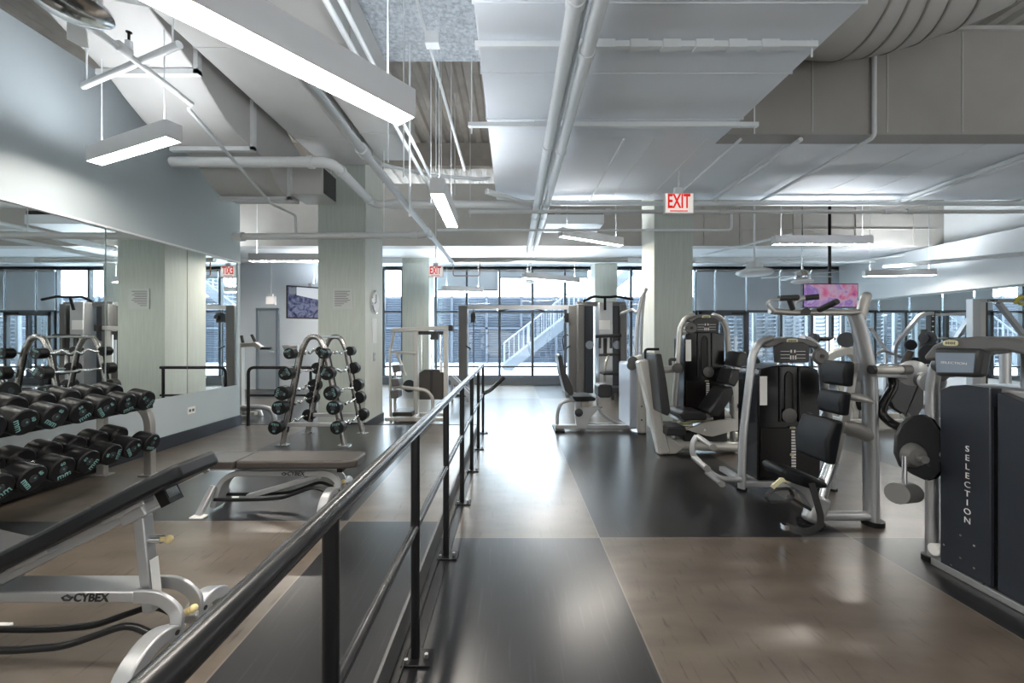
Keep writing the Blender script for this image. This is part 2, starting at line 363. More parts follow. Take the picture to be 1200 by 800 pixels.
struct(MB().bx(u(989, YB), XR, YB-.05, YB+.1, .2, 3.43).bx(-9, XR, YB-.05, YB+.1, ZT, 3.44).build('wall_window_side', WALLW))
# roller shades
def shade(px0, px1, z0, lab):
    a, b = u(px0, YB-.1), u(px1, YB-.1)
    t = thing('roller_shade', lab, 'window shade', ((a+b)/2, YB-.1, z0), 0, 'roller shades on the window wall')
    MB().bx(a+.03, b-.03, YB-.092, YB-.086, z0, 3.34).build('shade_fabric', SHADE, t)
    MB().cyl((a+.02, YB-.1, 3.31), (b-.02, YB-.1, 3.31), .035).build('roller', SILVD, t)
    MB().bx(a+.03, b-.03, YB-.10, YB-.078, z0-.025, z0).build('hem_bar', MULL, t)
for px0, px1, z0, lab in ((511, 547, 2.75, 'grey shade half lowered beside the far left column'), (547, 585, 2.75, 'grey shade half lowered left of the bright open window'),
        (585, 624, 3.12, 'short raised shade over the first bright pane above the staircase'), (624, 662, 3.12, 'short raised shade over the second bright pane'), (662, 690, 3.12, 'short raised shade beside the far right column'),
        (815, 838, 2.16, 'narrow grey shade lowered right of the near right column'), (838, 875, 2.16, 'grey shade lowered above the glass door'),
        (875, 914, 2.16, 'grey shade lowered above the louvers left of the ceiling fan'), (914, 950, 2.16, 'grey shade lowered behind the ceiling fan'), (950, 989, 2.16, 'grey shade lowered behind the pink television')):
    shade(px0, px1, z0, lab)
# glass door leaf in the right section
dr = thing('door_2', 'dark framed glass door in the window wall right of the near right column', 'door', (u(856, YB-.1), YB-.1, 0)); dr['kind'] = 'structure'
a, b = u(818, YB-.1), u(874, YB-.1)
MB().bx(a, a+.1, YB-.16, YB-.06, .01, 2.12).bx(b-.1, b, YB-.16, YB-.06, .01, 2.12).bx(a, b, YB-.16, YB-.06, 2.0, 2.12).bx(a, b, YB-.16, YB-.06, .01, .2).bx((a+b)/2-.04, (a+b)/2+.04, YB-.16, YB-.06, .2, 2.0).build('door_frame', MULL, dr, bevel=.006)
MB().bx(b-.45, b-.12, YB-.20, YB-.16, 2.02, 2.09).bar([(b-.2, YB-.2, 2.03), (b-.6, YB-.24, 2.03)], .03, .015).build('door_closer', BLACKM, dr)
# ------------------------------------------------------------------ outside
struct(MB().bx(-14, 22, YB+.31, 32, -.1, .1).build('ground_outside', GROUND))
fa = MB().bx(-12, 22, 20.2, 20.6, 0, 3.35)
bld = thing('building', 'blue grey slatted building facade seen beyond the staircase outside', 'building', (4, 20.2, .1))
fa.build('wall', FACA, bld)
sl = MB()
for k in range(27): sl.box((4.5, 20.1, .30+k*.113), (33, .03, .075), rx=R(30))
sl.build('slat_screen', FACL, bld)
pp = MB()
for k in range(20): pp.bx(-11.5+k*1.7, -11.38+k*1.7, 20.0, 20.1, .1, 3.38)
pp.bx(-12, 22, 20.0, 20.1, 1.75, 1.85)
pp.build('facade_frame', FACL, bld)
# louver panels near the right windows
for i, (p0, p1) in enumerate(((818, 846), (849, 873), (882, 912), (915, 945), (951, 986))):
    a, b = u(p0, 12.9), u(p1, 12.9)
    t = thing('louver_panel', 'white louvered screen outside the window, %s from the near right column' % ['first', 'second', 'third', 'fourth', 'fifth'][i], 'louver panel', ((a+b)/2, 12.9, .1), 0, 'white louver screens outside')
    MB().bx(a, a+.09, 12.85, 12.95, .1, 2.3).bx(b-.09, b, 12.85, 12.95, .1, 2.3).bx((a+b)/2-.04, (a+b)/2+.04, 12.86, 12.94, .1, 2.3).bx(a, b, 12.85, 12.95, 2.2, 2.3).build('panel_frame', LOUV, t)
    m = MB()
    for k in range(17): m.box(((a+b)/2, 12.9, .2+k*.12), (b-a-.1, .012, .10), rx=R(35))
    m.build('louver_slats', LOUV, t)
# exterior staircase
st = thing('outdoor_staircase', 'grey metal staircase rising to the right outside the windows', 'staircase', (-.3, 16, .1))
sa, sb = V(-.3, 0, .1), V(4.6, 0, 3.9)
for yy in (15.6, 16.7):
    MB().bar([V(sa.x, yy, sa.z), V(sb.x, yy, sb.z)], .05, .34, up=(0, 0, 1)).build('stringer', STAIRM, st)
m = MB()
for k in range(20):
    t = (k+.5)/20; p = sa.lerp(sb, t); m.bx(p.x-.14, p.x+.14, 15.6, 16.7, p.z+.08, p.z+.12)
m.build('tread', STAIRM, st)
for yy in (15.6, 16.7):
    m = MB(); m.tube([V(sa.x, yy, sa.z+1.05), V(sb.x, yy, sb.z+1.05)], .03, 8); m.tube([V(sa.x, yy, sa.z+.25), V(sb.x, yy, sb.z+.25)], .02, 8)
    for k in range(27):
        p = sa.lerp(sb, k/26); m.cyl(V(p.x, yy, p.z+.15), V(p.x, yy, p.z+1.05), .03 if k % 5 == 0 else .013, n=6)
    m.build('stair_railing', LOUV, st)
# ================================================================== RAILING
hr = thing('handrail', 'long black steel handrail between the platform and the walkway', 'railing', (-.42, 3, 0))
XH = -.42
MB().tube([(XH, -.3, EYE-.41), (XH, 5.93, EYE-.41)], .024, 20).build('top_rail', RAILM, hr)
MB().tube([(XH, -.3, EYE-.83), (XH, 5.93, EYE-.83)], .017, 16).build('mid_rail', RAILM, hr)
for k in range(8):
    Y = 5.93-k*.83
    MB().cyl((XH, Y, 0.012), (XH, Y, EYE-.41), .0195, n=18).build('post', BLACKM, hr)
    bp = MB().bx(XH-.05, XH+.075, Y-.055, Y+.045, 0, .012); bo = bp.build('base_plate', BLACKM, hr, bevel=.002)
    MB().cyl((XH+.05, Y-.01, .012), (XH+.05, Y-.01, .03), .009, n=6).build('bolt', STEEL, bo)
    MB().cyl((XH-.03, Y-.04, .012), (XH-.03, Y-.04, .03), .009, n=6).build('bolt', STEEL, bo)
MB().tube([(XH, 5.93, EYE-.83), (XH+.10, 6.1, EYE-.80), (XH+.29, 6.3, EYE-.64)], .03, 16, fil=.05).build('end_rail', RAILM, hr)
tag(MB().bx(-.46, -.455, -.3, 5.9, 0, .02).bx(-.405, -.400, -.3, 5.9, 0, .008).bx(-.46, -.40, -.3, 5.9, 0, .003).build('steel_angle_strip', BLACKM), 'black steel edge strip on the floor under the long handrail', 'edge strip')
# guard at the platform's far edge
gr = thing('guard_rail', 'low black tubular guard rail at the far edge of the platform by the mirror wall', 'railing', (-3.3, 5.9, PZ))
xa = u(291, 5.9); zt = v(430.5, 5.9); zm = v(463, 5.9)
MB().tube([(xa, 5.9, PZ), (xa, 5.9, zt), (-2.86, 5.9, zt)], .022, 14, fil=.09).build('top_rail', BLACKM, gr)
MB().tube([(xa, 5.9, zm), (-2.86, 5.9, zm)], .018, 12).build('mid_rail', BLACKM, gr)
MB().cyl((-2.9, 5.9, PZ), (-2.9, 5.9, zt), .02).build('post', BLACKM, gr)
# ================================================================== LIGHT FIXTURES
def fixture(lab, a, b, zb, ztop, wd=.11, ht=.13, cable=True):
    up = UPR if a[1] > 6.9 else UPL
    a = Vector((*a, zb)); b = Vector((*b, zb)); c = (a+b)/2; d = (b-a); L = d.length; rz = math.atan2(d.y, d.x)
    t = thing('pendant_light', lab, 'light', (c.x, c.y, zb), rz, 'linear pendant lights')
    M = FR[t.name]
    def loc(m): return m.xf(M)
    k = .006
    loc(MB().prism([(-wd/2, 0), (-wd/2, ht), (-wd/2+k, ht), (-wd/2+k, ht-.02), (wd/2-k, ht-.02), (wd/2-k, ht), (wd/2, ht), (wd/2, 0), (wd/2-k, 0), (wd/2-k, .03), (-wd/2+k, .03), (-wd/2+k, 0)], -L/2+.008, L/2-.008, 'yz').bx(-L/2, -L/2+.0075, -wd/2, wd/2, 0, ht).bx(L/2-.0075, L/2, -wd/2, wd/2, 0, ht)).build('housing', FIXT, t)
    loc(MB().bx(-L/2+.012, L/2-.012, -wd/2+.01, wd/2-.01, ht-.018, ht-.012)).build('added_uplight', up, t)  # glowing top strip, added to throw light upward
    loc(MB().bx(-L/2+.012, L/2-.012, -wd/2+.01, wd/2-.01, .006, .012)).build('diffuser', LITE, t)
    if cable:
        for s in (-1, 1): loc(MB().cyl((s*(L/2-.12), 0, ht), (s*(L/2-.12), 0, ztop-zb), .004, n=6)).build('cable', PIPEW, t)
    return t
fixture('long white pendant light overhead, nearest the camera', (-1.85, .58), (-.57, 2.22), EYE+1.16, 5.2, .15, .15)
fixture('short white pendant light near the blue left wall', (-3.60, 3.53), (-2.56, 3.10), EYE+1.49, 3.76)
fixture('white pendant light seen end on left of the twin pipes', (u(514, 3.7), 3.62), (u(531, 4.8), 4.75), EYE+1.26, 5.2, .13, .14)
fixture('white pendant light angled beside the exit sign column', (u(657, 6.15), 6.15), (u(728, 6.8), 6.8), EYE+1.5, 5.2)
fixture('white pendant light on the right, above the black weight tower', (u(906, 6.25), 6.25), (u(1020, 6.25), 6.25), EYE+1.4, 5.2)
fixture('distant white pendant light before the bright windows', (u(613, 9.0), 9.0), (u(678, 9.8), 9.8), EYE+1.28, 3.43)
fixture('distant white pendant light at the right beside the television', (u(1012, 8.9), 8.9), (u(1096, 8.7), 8.7), EYE+1.3, 5.2)
fixture('white pendant light beyond the mirror wall, left of the column', (u(293, 7.1), 7.1), (u(392, 7.1), 7.1), EYE+1.3, 5.2)
fixture('small distant pendant light half hidden by the left column', (u(363, 10), 10), (u(385, 10.5), 10.5), EYE+1.17, 3.43)
fixture('distant pendant light before the half lowered shades', (u(518, 10.0), 10.0), (u(566, 10.3), 10.3), EYE+1.1, 3.43)
fixture('added fill pendant out of view over the right side machines', (5.3, 1.0), (6.5, .3), EYE+1.5, 5.2)  # out-of-view lamp added to brighten the machine side
fixture('added fill pendant hidden in the bay behind the mirror wall', (-7.2, 8.6), (-6.0, 8.6), EYE+1.5, 5.2)  # hidden lamp added to brighten the pale blue back wall
fixture('added fill pendant behind the camera over the walkway', (3.0, -1.9), (4.4, -1.9), EYE+1.5, 5.2)  # unseen lamp added behind the camera for more room light
fixture('added fill pendant out of view on the right before the soffit', (6.0, 2.6), (7.4, 1.8), EYE+1.5, 5.2)  # unseen lamp added beyond the right edge for brightness
fixture('added fill pendant out of view above the near dumbbell rack end', (-3.3, .6), (-2.6, -.6), EYE+1.4, 3.8)  # unseen lamp added to light the near left side
fixture('added fill pendant out of view over the camera side walkway', (1.0, .1), (2.0, -.7), EYE+1.4, 3.4)  # unseen lamp added near the camera for floor bounce
# ================================================================== DUCTS
def duct(name, lab, x0, x1, y0, y1, z0, h, m=DUCT, seams=4, cat='duct'):
    t = thing(name, lab, cat, ((x0+x1)/2, (y0+y1)/2, z0))
    MB().bx(x0, x1, y0, y1, z0, z0+h).build('duct_body', m, t, bevel=.01)
    for k in range(seams):
        Y = y0+(k+.5)*(y1-y0)/seams
        MB().bx(x0-.012, x1+.012, Y-.004, Y+.004, z0-.006, z0+h).build('seam_flange', m, t)
    return t
duct('rectangular_duct', 'very wide pale rectangular duct overhead in the middle', -.23, 2.12, -.5, 4.1, 3.40, .7, DUCTW, 7)
duct('rectangular_duct', 'long grey duct running away above the left column', -2.62, -1.93, 2.6, 5.7, 3.78, .5, DUCT, 2)
duct('rectangular_duct', 'narrow grey duct right of the long grey duct, behind the near light', -1.80, -1.33, 2.6, 5.6, 3.80, .5, DUCT, 2)
t = thing('offset_duct', 'stepped grey duct dropping down beside the blue left wall', 'duct', (-3.2, 4, 3.1))
pf = [(-.5, 4.4), (2.2, 4.35), (3.0, 4.0), (3.45, 3.82), (3.66, 3.74), (3.80, 3.64), (4.0, 3.52), (4.2, 3.45), (4.40, 3.43), (4.58, 3.42), (4.72, 3.36), (4.86, 3.24), (5.0, 3.16), (5.12, 3.14), (5.4, 3.14), (5.4, 3.8), (4.6, 4.2), (3.9, 4.6), (3.0, 5.0), (-.5, 5.1)]
MB().prism(pf, -3.62, -2.80, 'yz').build('duct_body', DUCT, t, bevel=.01)
for Y, Z in ((3.62, 3.75), (4.40, 3.43), (5.12, 3.14)):
    MB().bx(-3.66, -2.76, Y-.025, Y+.025, Z-.045, Z+.0).bx(-2.80, -2.76, Y-.025, Y+.025, Z-.04, Z+.5).build('support_strut', PIPE, t)
t = thing('duct_outlet', 'small boxy duct outlet with a dark end beside the left column', 'duct outlet', (-2.6, 5.3, 3.2))
MB().bx(-2.79, -2.38, 5.14, 5.55, 3.18, 3.55).build('duct_body', DUCT, t, bevel=.008)
MB().bx(-2.379, -2.372, 5.17, 5.52, 3.21, 3.52).build('outlet_opening', INK, t)
# round flexible elbow duct upper right
t = thing('round_duct', 'big round grey duct curving up at the top right', 'duct', (3.2, 3.3, 3.9))
pth = fillet([V(2.45, 3.5, 4.36), V(3.1, 3.55, 4.32), V(3.9, 3.3, 4.5), V(4.4, 2.4, 4.75), V(4.6, 1.0, 4.8)], .7, 8)
MB().tube(pth, .47, 40).build('duct_body', DUCT, t)
for k in (3, 5, 7, 9, 11, 14, 18):
    if k+1 < len(pth):
        p = pth[k]; q = p+(pth[k+1]-p).normalized()*.018; MB().cyl(p, q, .478, n=40).build('duct_ring', SILVD, t)
# ================================================================== PIPES
def pipe(name, lab, pts, r, m=PIPE, fil=.05, cat='pipe', group=None, coll=None):
    o = MB().tube(pts, r, 12, fil=fil).build(name, m); pts = [Vector(p) for p in pts]; c = pts[len(pts)//2]
    tag(origin(o, c), lab, cat, group)
    for i, q in enumerate(coll or []):
        a, b = Vector(q[0]), Vector(q[1]); d = (b-a).normalized(); w2 = q[2] if len(q) > 2 else r*1.25
        cc = MB().cyl(a, b, w2, n=12); cc.v = [x-c for x in cc.v]; e = cc.build('coupling', m, o)
    return o
H = lambda h: EYE+h
def cols(pts, r, k=1.25, wd=.05):
    out = []
    for i in range(len(pts)-1):
        a, b = Vector(pts[i]), Vector(pts[i+1]); d = (b-a).normalized()
        if (b-a).length > .5: out += [(a+d*.1, a+d*(.1+wd), r*k), (b-d*(.1+wd), b-d*.1, r*k)]
    return out
pts = [(.345, .6, H(1.82)), (.345, 9.15, H(1.82))]; pipe('ceiling_pipe', 'left one of the two big white pipes running away overhead', pts, .047, PIPEW, coll=[((.345, y, H(1.82)), (.345, y+.05, H(1.82)), .056) for y in (2.2, 3.9, 6.2, 8.5)])
pts = [(.48, .6, H(1.82)), (.48, 9.15, H(1.82))]; pipe('ceiling_pipe', 'right one of the two big white pipes running away overhead', pts, .047, PIPEW, coll=[((.48, y, H(1.82)), (.48, y+.05, H(1.82)), .056) for y in (2.6, 4.0, 6.2, 8.5)])
pipe('conduit', 'thin white conduit between the two big overhead pipes', [(.412, .6, H(1.86)), (.412, 9.1, H(1.86))], .014, PIPEW)
pts = [(-1.07, 1.9, H(1.33)), (-1.07, 7.4, H(1.33))]; pipe('sprinkler_pipe', 'silver pipe slanting under the near pendant light towards the windows', pts, .032, PIPEW, coll=[((-1.07, y, H(1.33)), (-1.07, y+.09, H(1.33)), .045) for y in (2.9, 5.15, 5.35)])
pts = [(-3.62, 5.35, H(1.30)), (-1.10, 5.25, H(1.30))]; pipe('sprinkler_pipe', 'straight grey pipe crossing in front of the left column', pts, .042, PIPE, coll=[((-3.62, 5.35, H(1.3)), (-3.50, 5.345, H(1.3)), .06), ((-1.3, 5.26, H(1.3)), (-1.2, 5.255, H(1.3)), .055)])
pts = [(-3.67, 4.42, H(1.88)), (-1.95, 4.42, H(1.88)), (-1.95, 5.78, H(1.86)), (.28, 5.78, H(1.86))]; pipe('water_pipe', 'thick grey pipe with two elbows under the ducts on the left', pts, .055, PIPE, fil=.14, coll=[((-2.2, 4.42, H(1.88)), (-2.14, 4.42, H(1.88)), .068), ((-1.95, 4.62, H(1.88)), (-1.95, 4.68, H(1.88)), .068), ((-1.95, 5.55, H(1.86)), (-1.95, 5.61, H(1.86)), .068), ((-1.72, 5.78, H(1.86)), (-1.66, 5.78, H(1.86)), .068)])
pipe('sprinkler_pipe', 'thin pipe crossing the strut above the short pendant light', [(-2.6, 2.35, H(1.92)), (-2.62, 3.35, H(1.90))], .022, PIPE, coll=[((-2.6, 2.7, H(1.92)), (-2.6, 2.78, H(1.92)), .034)])
t = thing('fire_sprinkler', 'upright fire sprinkler head on the thin pipe at the upper left', 'sprinkler', (-2.6, 2.78, H(1.94)))
MB().cyl((-2.6, 2.78, H(1.93)), (-2.6, 2.78, H(2.0)), .022).build('fitting', PIPEW, t); MB().cyl((-2.6, 2.78, H(2.0)), (-2.6, 2.78, H(2.06)), .008).cyl((-2.6, 2.78, H(2.06)), (-2.6, 2.78, H(2.065)), .018).build('deflector', BLACKM, t)
pipe('sprinkler_pipe', 'thin pipe slanting down from the strut to the crossing pipe', [(-2.70, 3.42, H(1.90)), (-3.02, 5.15, H(1.66)), (-2.82, 5.33, H(1.58)), (-2.82, 5.35, H(1.33))], .016, PIPE, fil=.04)
pipe('strut_channel', 'slanted trapeze strut channel over the short pendant light', [(-3.31, 3.16, H(1.93)), (-2.20, 2.71, H(1.93))], .024, PIPEW, cat='strut')
for i, (x, y, zz) in enumerate(((-2.27, 2.74, H(1.95)), (-3.25, 3.13, H(1.95)))):
    pipe('hanger_rod', ['hanger rod at the right end of the slanted strut', 'hanger rod at the left end of the slanted strut'][i], [(x, y, zz), (x, y, 5.2)], .006, PIPEW, cat='hanger rod')
pipe('conduit', 'white conduit along the right side of the narrow duct', [(-1.12, .9, H(2.02)), (-1.12, 6.0, H(2.02))], .02, PIPEW)
pipe('conduit', 'second white conduit beside the narrow duct, on its right', [(-1.03, .9, H(2.02)), (-1.03, 6.0, H(2.02))], .018, PIPEW)
# struts under the wide duct
for i, (y, x0, x1, z) in enumerate(((2.76, -.25, 2.05, 3.36), (3.75, -.40, 2.25, 3.335))):
    t = thing('strut_channel', ['nearer strut channel under the wide pale duct, with clamps', 'farther strut channel under the wide pale duct'][i], 'strut', ((x0+x1)/2, y, z))
    MB().bx(x0, x1, y-.02, y+.02, z-.02, z+.02).build('channel', PIPEW, t, bevel=.002)
    for k in range(7 if i == 0 else 2): MB().bx(x0+.6+k*.22, x0+.72+k*.22, y-.028, y+.028, z-.028, z+.026).build('clamp', PIPEW, t)
    for x in (x0+.03, x1-.03): MB().cyl((x, y, z-.08), (x, y, 3.95 if x < -.2 or x > 2.1 else 3.4), .006, n=8).build('rod', PIPEW, t)
# cross pipes at depth 5.7
pipe('cross_pipe', 'upper white pipe running crosswise to the right above the exit sign', [(-.1, 5.95, H(1.93)), (9.4, 5.95, H(1.93))], .035, PIPEW)
pipe('cross_pipe', 'lower grey pipe running crosswise to the right below the white one', [(-.6, 5.72, H(1.74)), (9.4, 5.72, H(1.74))], .028, PIPE, coll=[((x, 5.72, H(1.74)), (x+.08, 5.72, H(1.74)), .04) for x in (.6, 1.3, 2.9, 5.2, 5.5)])
pipe('conduit', 'thin pipe crossing in front of the right column and turning up', [(-1.05, 5.75, H(1.49)), (3.08, 5.75, H(1.49)), (3.08, 5.75, H(1.72))], .018, PIPEW, fil=.06)
for i, (x, r, lab) in enumerate(((1.13, .012, 'thin conduit under the slab right of the twin pipes'), (2.31, .016, 'conduit under the slab above the exit sign'), (2.92, .024, 'strut under the slab right of the exit sign'), (3.6, .02, 'conduit bending down from the soffit to the slab'), (5.62, .03, 'thick pipe under the slab at the right'), (5.75, .024, 'second pipe beside the thick one under the slab at the right'), (7.3, .02, 'farthest right conduit under the slab'))):
    pts = [(x, 4.14, H(1.99)), (x, 6.0, H(1.96))]
    if i == 3: pts = [(x, 4.07, 4.3), (x, 4.07, H(1.98))]+[(x, 6.0, H(1.96))]
    pipe('conduit', lab, pts, r, PIPEW, fil=.05)
pipe('ceiling_pipe', 'grey pipe crosswise just before the window wall ceiling', [(u(526, 9.0), 9.0, H(1.68)), (u(735, 9.0), 9.0, H(1.68))], .055, PIPE)
pipe('ceiling_pipe', 'long pipe crosswise below the right rear ceiling', [(3.8, 10.2, H(1.85)), (9.0, 10.2, H(1.85))], .03, PIPEW)
for i, (x0, y0, x1, y1) in enumerate(((u(820, 9.7), 9.7, u(880, 8.9), 7.6), (u(870, 11), 11, u(960, 9.6), 9.6), (u(960, 11), 11, u(1060, 9.6), 9.6))):
    pipe('conduit', ['conduit rack slanting before the right rear beam', 'thin slanted conduit on the right rear ceiling', 'second thin slanted conduit on the right rear ceiling, nearer the wall'][i], [(x0, y0, H(1.9)), (x1, y1, H(1.9))], .025, PIPEW)
pipe('conduit', 'thick pipe slanting above the squat racks on the right', [(u(1035, 9.1), 9.1, H(1.55)), (u(1198, 7.2), 7.2, H(1.45))], .04, PIPEW)
# thin rods and braces in the open bay
for i, (px, Y, za, zb) in enumerate(((455, 3.3, H(1.4), 5.2), (473, 3.6, H(1.4), 5.2), (505, 4.6, H(1.5), 5.2), (511, 5.0, H(1.6), 5.2), (517, 5.4, H(1.7), 5.2), (533, 6.4, H(2.2), 5.2), (551, 6.9, H(2.0), 5.2), (480, 4.1, H(1.2), 4.6), (450, 5.3, H(1.33), 5.2), (388, 5.9, H(2.1), 5.2))):
    pipe('hanger_rod', 'thin threaded rod hanging in the open ceiling bay, %s from the left' % ['second', 'third', 'fifth', 'sixth', 'seventh', 'eighth', 'ninth', 'thick fourth', 'first', 'far left one'][i], [(u(px, Y), Y, za), (u(px, Y), Y, zb)], .011 if i == 7 else .005, PIPEW, cat='hanger rod', group='hanger rods')
pipe('brace_rod', 'slanted white brace rod with a small box in the open ceiling bay', [P(486, -10, 3.35), P(500, 42, 3.4), P(545, 200, 3.9)], .013, PIPEW, cat='brace')
tag(origin(MB().box(P(507, 47, 3.4), (.12, .09, .10)).build('junction_box', PIPEW, bevel=.006), P(507, 47, 3.4)), 'small white junction box on the slanted rod in the open bay', 'junction box')
pipe('cable_bundle', 'white sagging cable crossing the open bay above the silver pipe', [P(370, 180, 5.9), P(420, 186, 5.9), P(500, 205, 5.9), P(560, 210, 5.9), P(575, 209, 5.9)], .025, PIPEW, cat='cable')
pipe('strut_channel', 'slanted strut hanging left of the twin pipes', [P(570, 224, 5.3), P(622, 240, 5.7)], .035, PIPE, cat='strut')
t = thing('copper_loop', 'thin copper coloured pipe loop hanging below the ceiling pipes', 'pipe', P(545, 310, 9))
MB().tube([P(531, 304, 9), P(531, 323, 9), P(562, 323, 9), P(562, 304, 9)], .012, 8, fil=.05).build('pipe_loop', mat('dull_copper', (.42, .22, .16), .4, .6), t)
# AC unit behind twin pipes
t = thing('ceiling_unit', 'pale boxy air unit with a dark top behind the twin pipes', 'air unit', P(675, 255, 8.2))
MB().bx(u(640, 8.2), u(708, 8.2), 8.2, 8.9, v(262, 8.2), v(251, 8.2)).build('casing', PIPEW, t, bevel=.01)
MB().bx(u(641, 8.2), u(707, 8.2), 8.22, 8.88, v(251, 8.2), v(250, 8.2)+.06).build('dark_grille', INK, t)
# flat flush fixtures and fans
def fan(lab, c, z, ceil, s=1.0, rot=0, nb=5, bowl=None):
    t = thing('ceiling_fan', lab, 'ceiling fan', (c[0], c[1], z))
    M = Matrix.Translation((c[0], c[1], z))
    MB().cyl((0, 0, .1*s), (0, 0, ceil-z), .014, n=10).xf(M).build('downrod', CHROME, t)
    MB().lathe([(.03, .16*s), (.09*s, .12*s), (.14*s, .04*s), (.14*s, -.02*s), (.08*s, -.05*s), (.03, -.06*s)]).xf(M).build('motor_housing', CHROME, t)
    MB().lathe([(.05*s, -.05*s), (.19*s, -.06*s), (.20*s, -.09*s), (.12*s, -.12*s), (.02, -.13*s)]).xf(M).build('light_bowl', bowl or mat('frosted_bowl', (.8, .8, .8), .3), t)
    for k in range(nb):
        a = rot+k*2*PI/nb; m = MB().prism([(.14*s, -.035*s), (.7*s, -.06*s), (.72*s, 0), (.7*s, .06*s), (.14*s, .035*s)], 0, .012, 'xy')
        m.xf(M @ Matrix.Rotation(a, 4, 'Z') @ Matrix.Translation((0, 0, .03*s)) @ Matrix.Rotation(R(8), 4, 'X')).build('blade', PIPEW, t)
fan('chrome ceiling fan before the right windows, left of the television', (u(940, 8.3), 8.3), v(325, 8.3), 5.2, 1.0, .2)
fan('ceiling fan seen edge on before the bright windows', (u(622, 10), 10), v(327, 10), 3.44, .8, .5)
fan('chrome ceiling fan cut off at the top left corner', (u(86, 2.1), 2.1), v(-6, 2.1), 4.4, .78, R(135), 3, CHROME)
t = thing('round_ceiling_light', 'round shallow ceiling light right of the right column', 'light', P(884, 320, 8.4))
MB().lathe([(.12, .25), (.16, .12), (.33, .06), (.35, .02), (.30, -.02), (.02, -.04)]).xf(Matrix.Translation(P(884, 321, 8.4))).build('shade_dish', PIPEW, t)
MB().cyl(P(884, 321, 8.4)+V(0, 0, .2), V(u(884, 8.4), 8.4, 5.2), .02).build('stem', PIPEW, t)
# ------------------------------------------------------------------ exit signs
def exit_sign(lab, c, wd, ht, ztop, face=True):
    t = thing('exit_sign', lab, 'exit sign', c)
    x, y, z = c
    MB().bx(x-wd/2, x+wd/2, y, y+.05, z-ht/2, z+ht/2).build('sign_case', WHITE, t, bevel=.006)
    MB().bx(x-wd/2+.012, x+wd/2-.012, y-.004, y, z-ht/2+.012, z+ht/2-.012).build('lit_face', EXITW, t)
    if face:
        text('EXIT', ht*.95, (x-wd*.02, y-.006, z+ht*.06), (1, 0, 0), (0, 0, 1), .002, sx=wd/ht*.40, bold=.022).build('lettering', REDE, t)
        MB().bx(x-wd*.32, x+wd*.28, y-.008, y-.004, z-ht*.41, z-ht*.36).build('underline', REDE, t)
    MB().bx(x-.05, x+.05, y, y+.05, z+ht/2, z+ht/2+.07).cyl((x, y+.025, z+ht/2+.07), (x, y+.025, ztop), .01).build('canopy_mount', PIPEW, t)
exit_sign('large red lit EXIT sign hanging before the right column', P(796, 238, 5.0), .36, .25, 3.43)
exit_sign('small distant red EXIT sign right of the left column', P(510.5, 318, 9.0), .32, .24, 5.2)
exit_sign('pale exit sign seen edge on above the grey door', P(317, 352, 10.3), .24, .20, 5.2, False)
# ------------------------------------------------------------------ column and wall fittings
t = thing('rules_notice', 'printed white rules notice on the face of the left column', 'sign', P(401, 350, 5.99))
MB().bx(u(390, 5.99), u(413.5, 5.99), 5.985, 5.998, v(362, 5.99), v(338, 5.99)).build('board', mat('pale_grey_plaque', (.52, .55, .54), .45), t)
m = MB()
for k in range(9):
    z = v(341+k*2.1, 5.98); m.bx(u(392, 5.98), u(410-(k*3) % 5-(6 if k > 6 else 0), 5.98), 5.980, 5.985, z-.006, z+.003)
m.build('print_lines', GREYINK, t)
xs = -2.15
t = thing('wall_clock', 'round silver wall clock on the right side of the left column', 'clock', (xs, 6.3, v(353, 6.3)))
cz = v(353, 6.25)
MB().lathe([(.19, 0), (.19, .03), (.165, .045), (.165, .03)], (xs, 6.38, cz), (1, 0, 0), 32).build('clock_rim', CHROME, t)
MB().lathe([(.165, .0), (.165, .032)], (xs, 6.38, cz), (1, 0, 0), 32).build('clock_face', LABELW, t)
MB().bar([(xs+.036, 6.38, cz), (xs+.036, 6.38, cz+.12)], .006, .01, up=(0, 1, 0)).bar([(xs+.036, 6.38, cz), (xs+.036, 6.30, cz-.03)], .006, .012).build('clock_hands', INK, t)
tag(origin(MB().bx(xs, xs+.01, 6.30, 6.48, v(402, 6.4), v(373, 6.4)).build('paper_notice', LABELW), (xs, 6.39, 1.5)), 'narrow white paper notice under the wall clock', 'sign')
t = thing('light_switch', 'small steel switch plate low on the right side of the left column', 'switch', (xs, 6.4, v(418, 6.4)))
MB().bx(xs, xs+.008, 6.35, 6.43, v(423, 6.4), v(413, 6.4)).build('plate', STEEL, t); MB().bx(xs+.008, xs+.014, 6.38, 6.40, v(419.5, 6.4), v(416.5, 6.4)).build('toggle', LABELW, t)
t = thing('wall_outlet', 'white electrical outlet on the left wall under the mirror', 'outlet', (XW, 5.05, .47))
MB().bx(XW, XW+.008, 4.98, 5.10, v(483.5, 5.1), v(475.5, 5.1)).build('plate', LABELW, t, bevel=.002); MB().bx(XW+.008, XW+.011, 5.0, 5.03, v(481, 5.1), v(478, 5.1)).bx(XW+.008, XW+.011, 5.05, 5.08, v(481, 5.1), v(478, 5.1)).build('socket', PLASM, t)
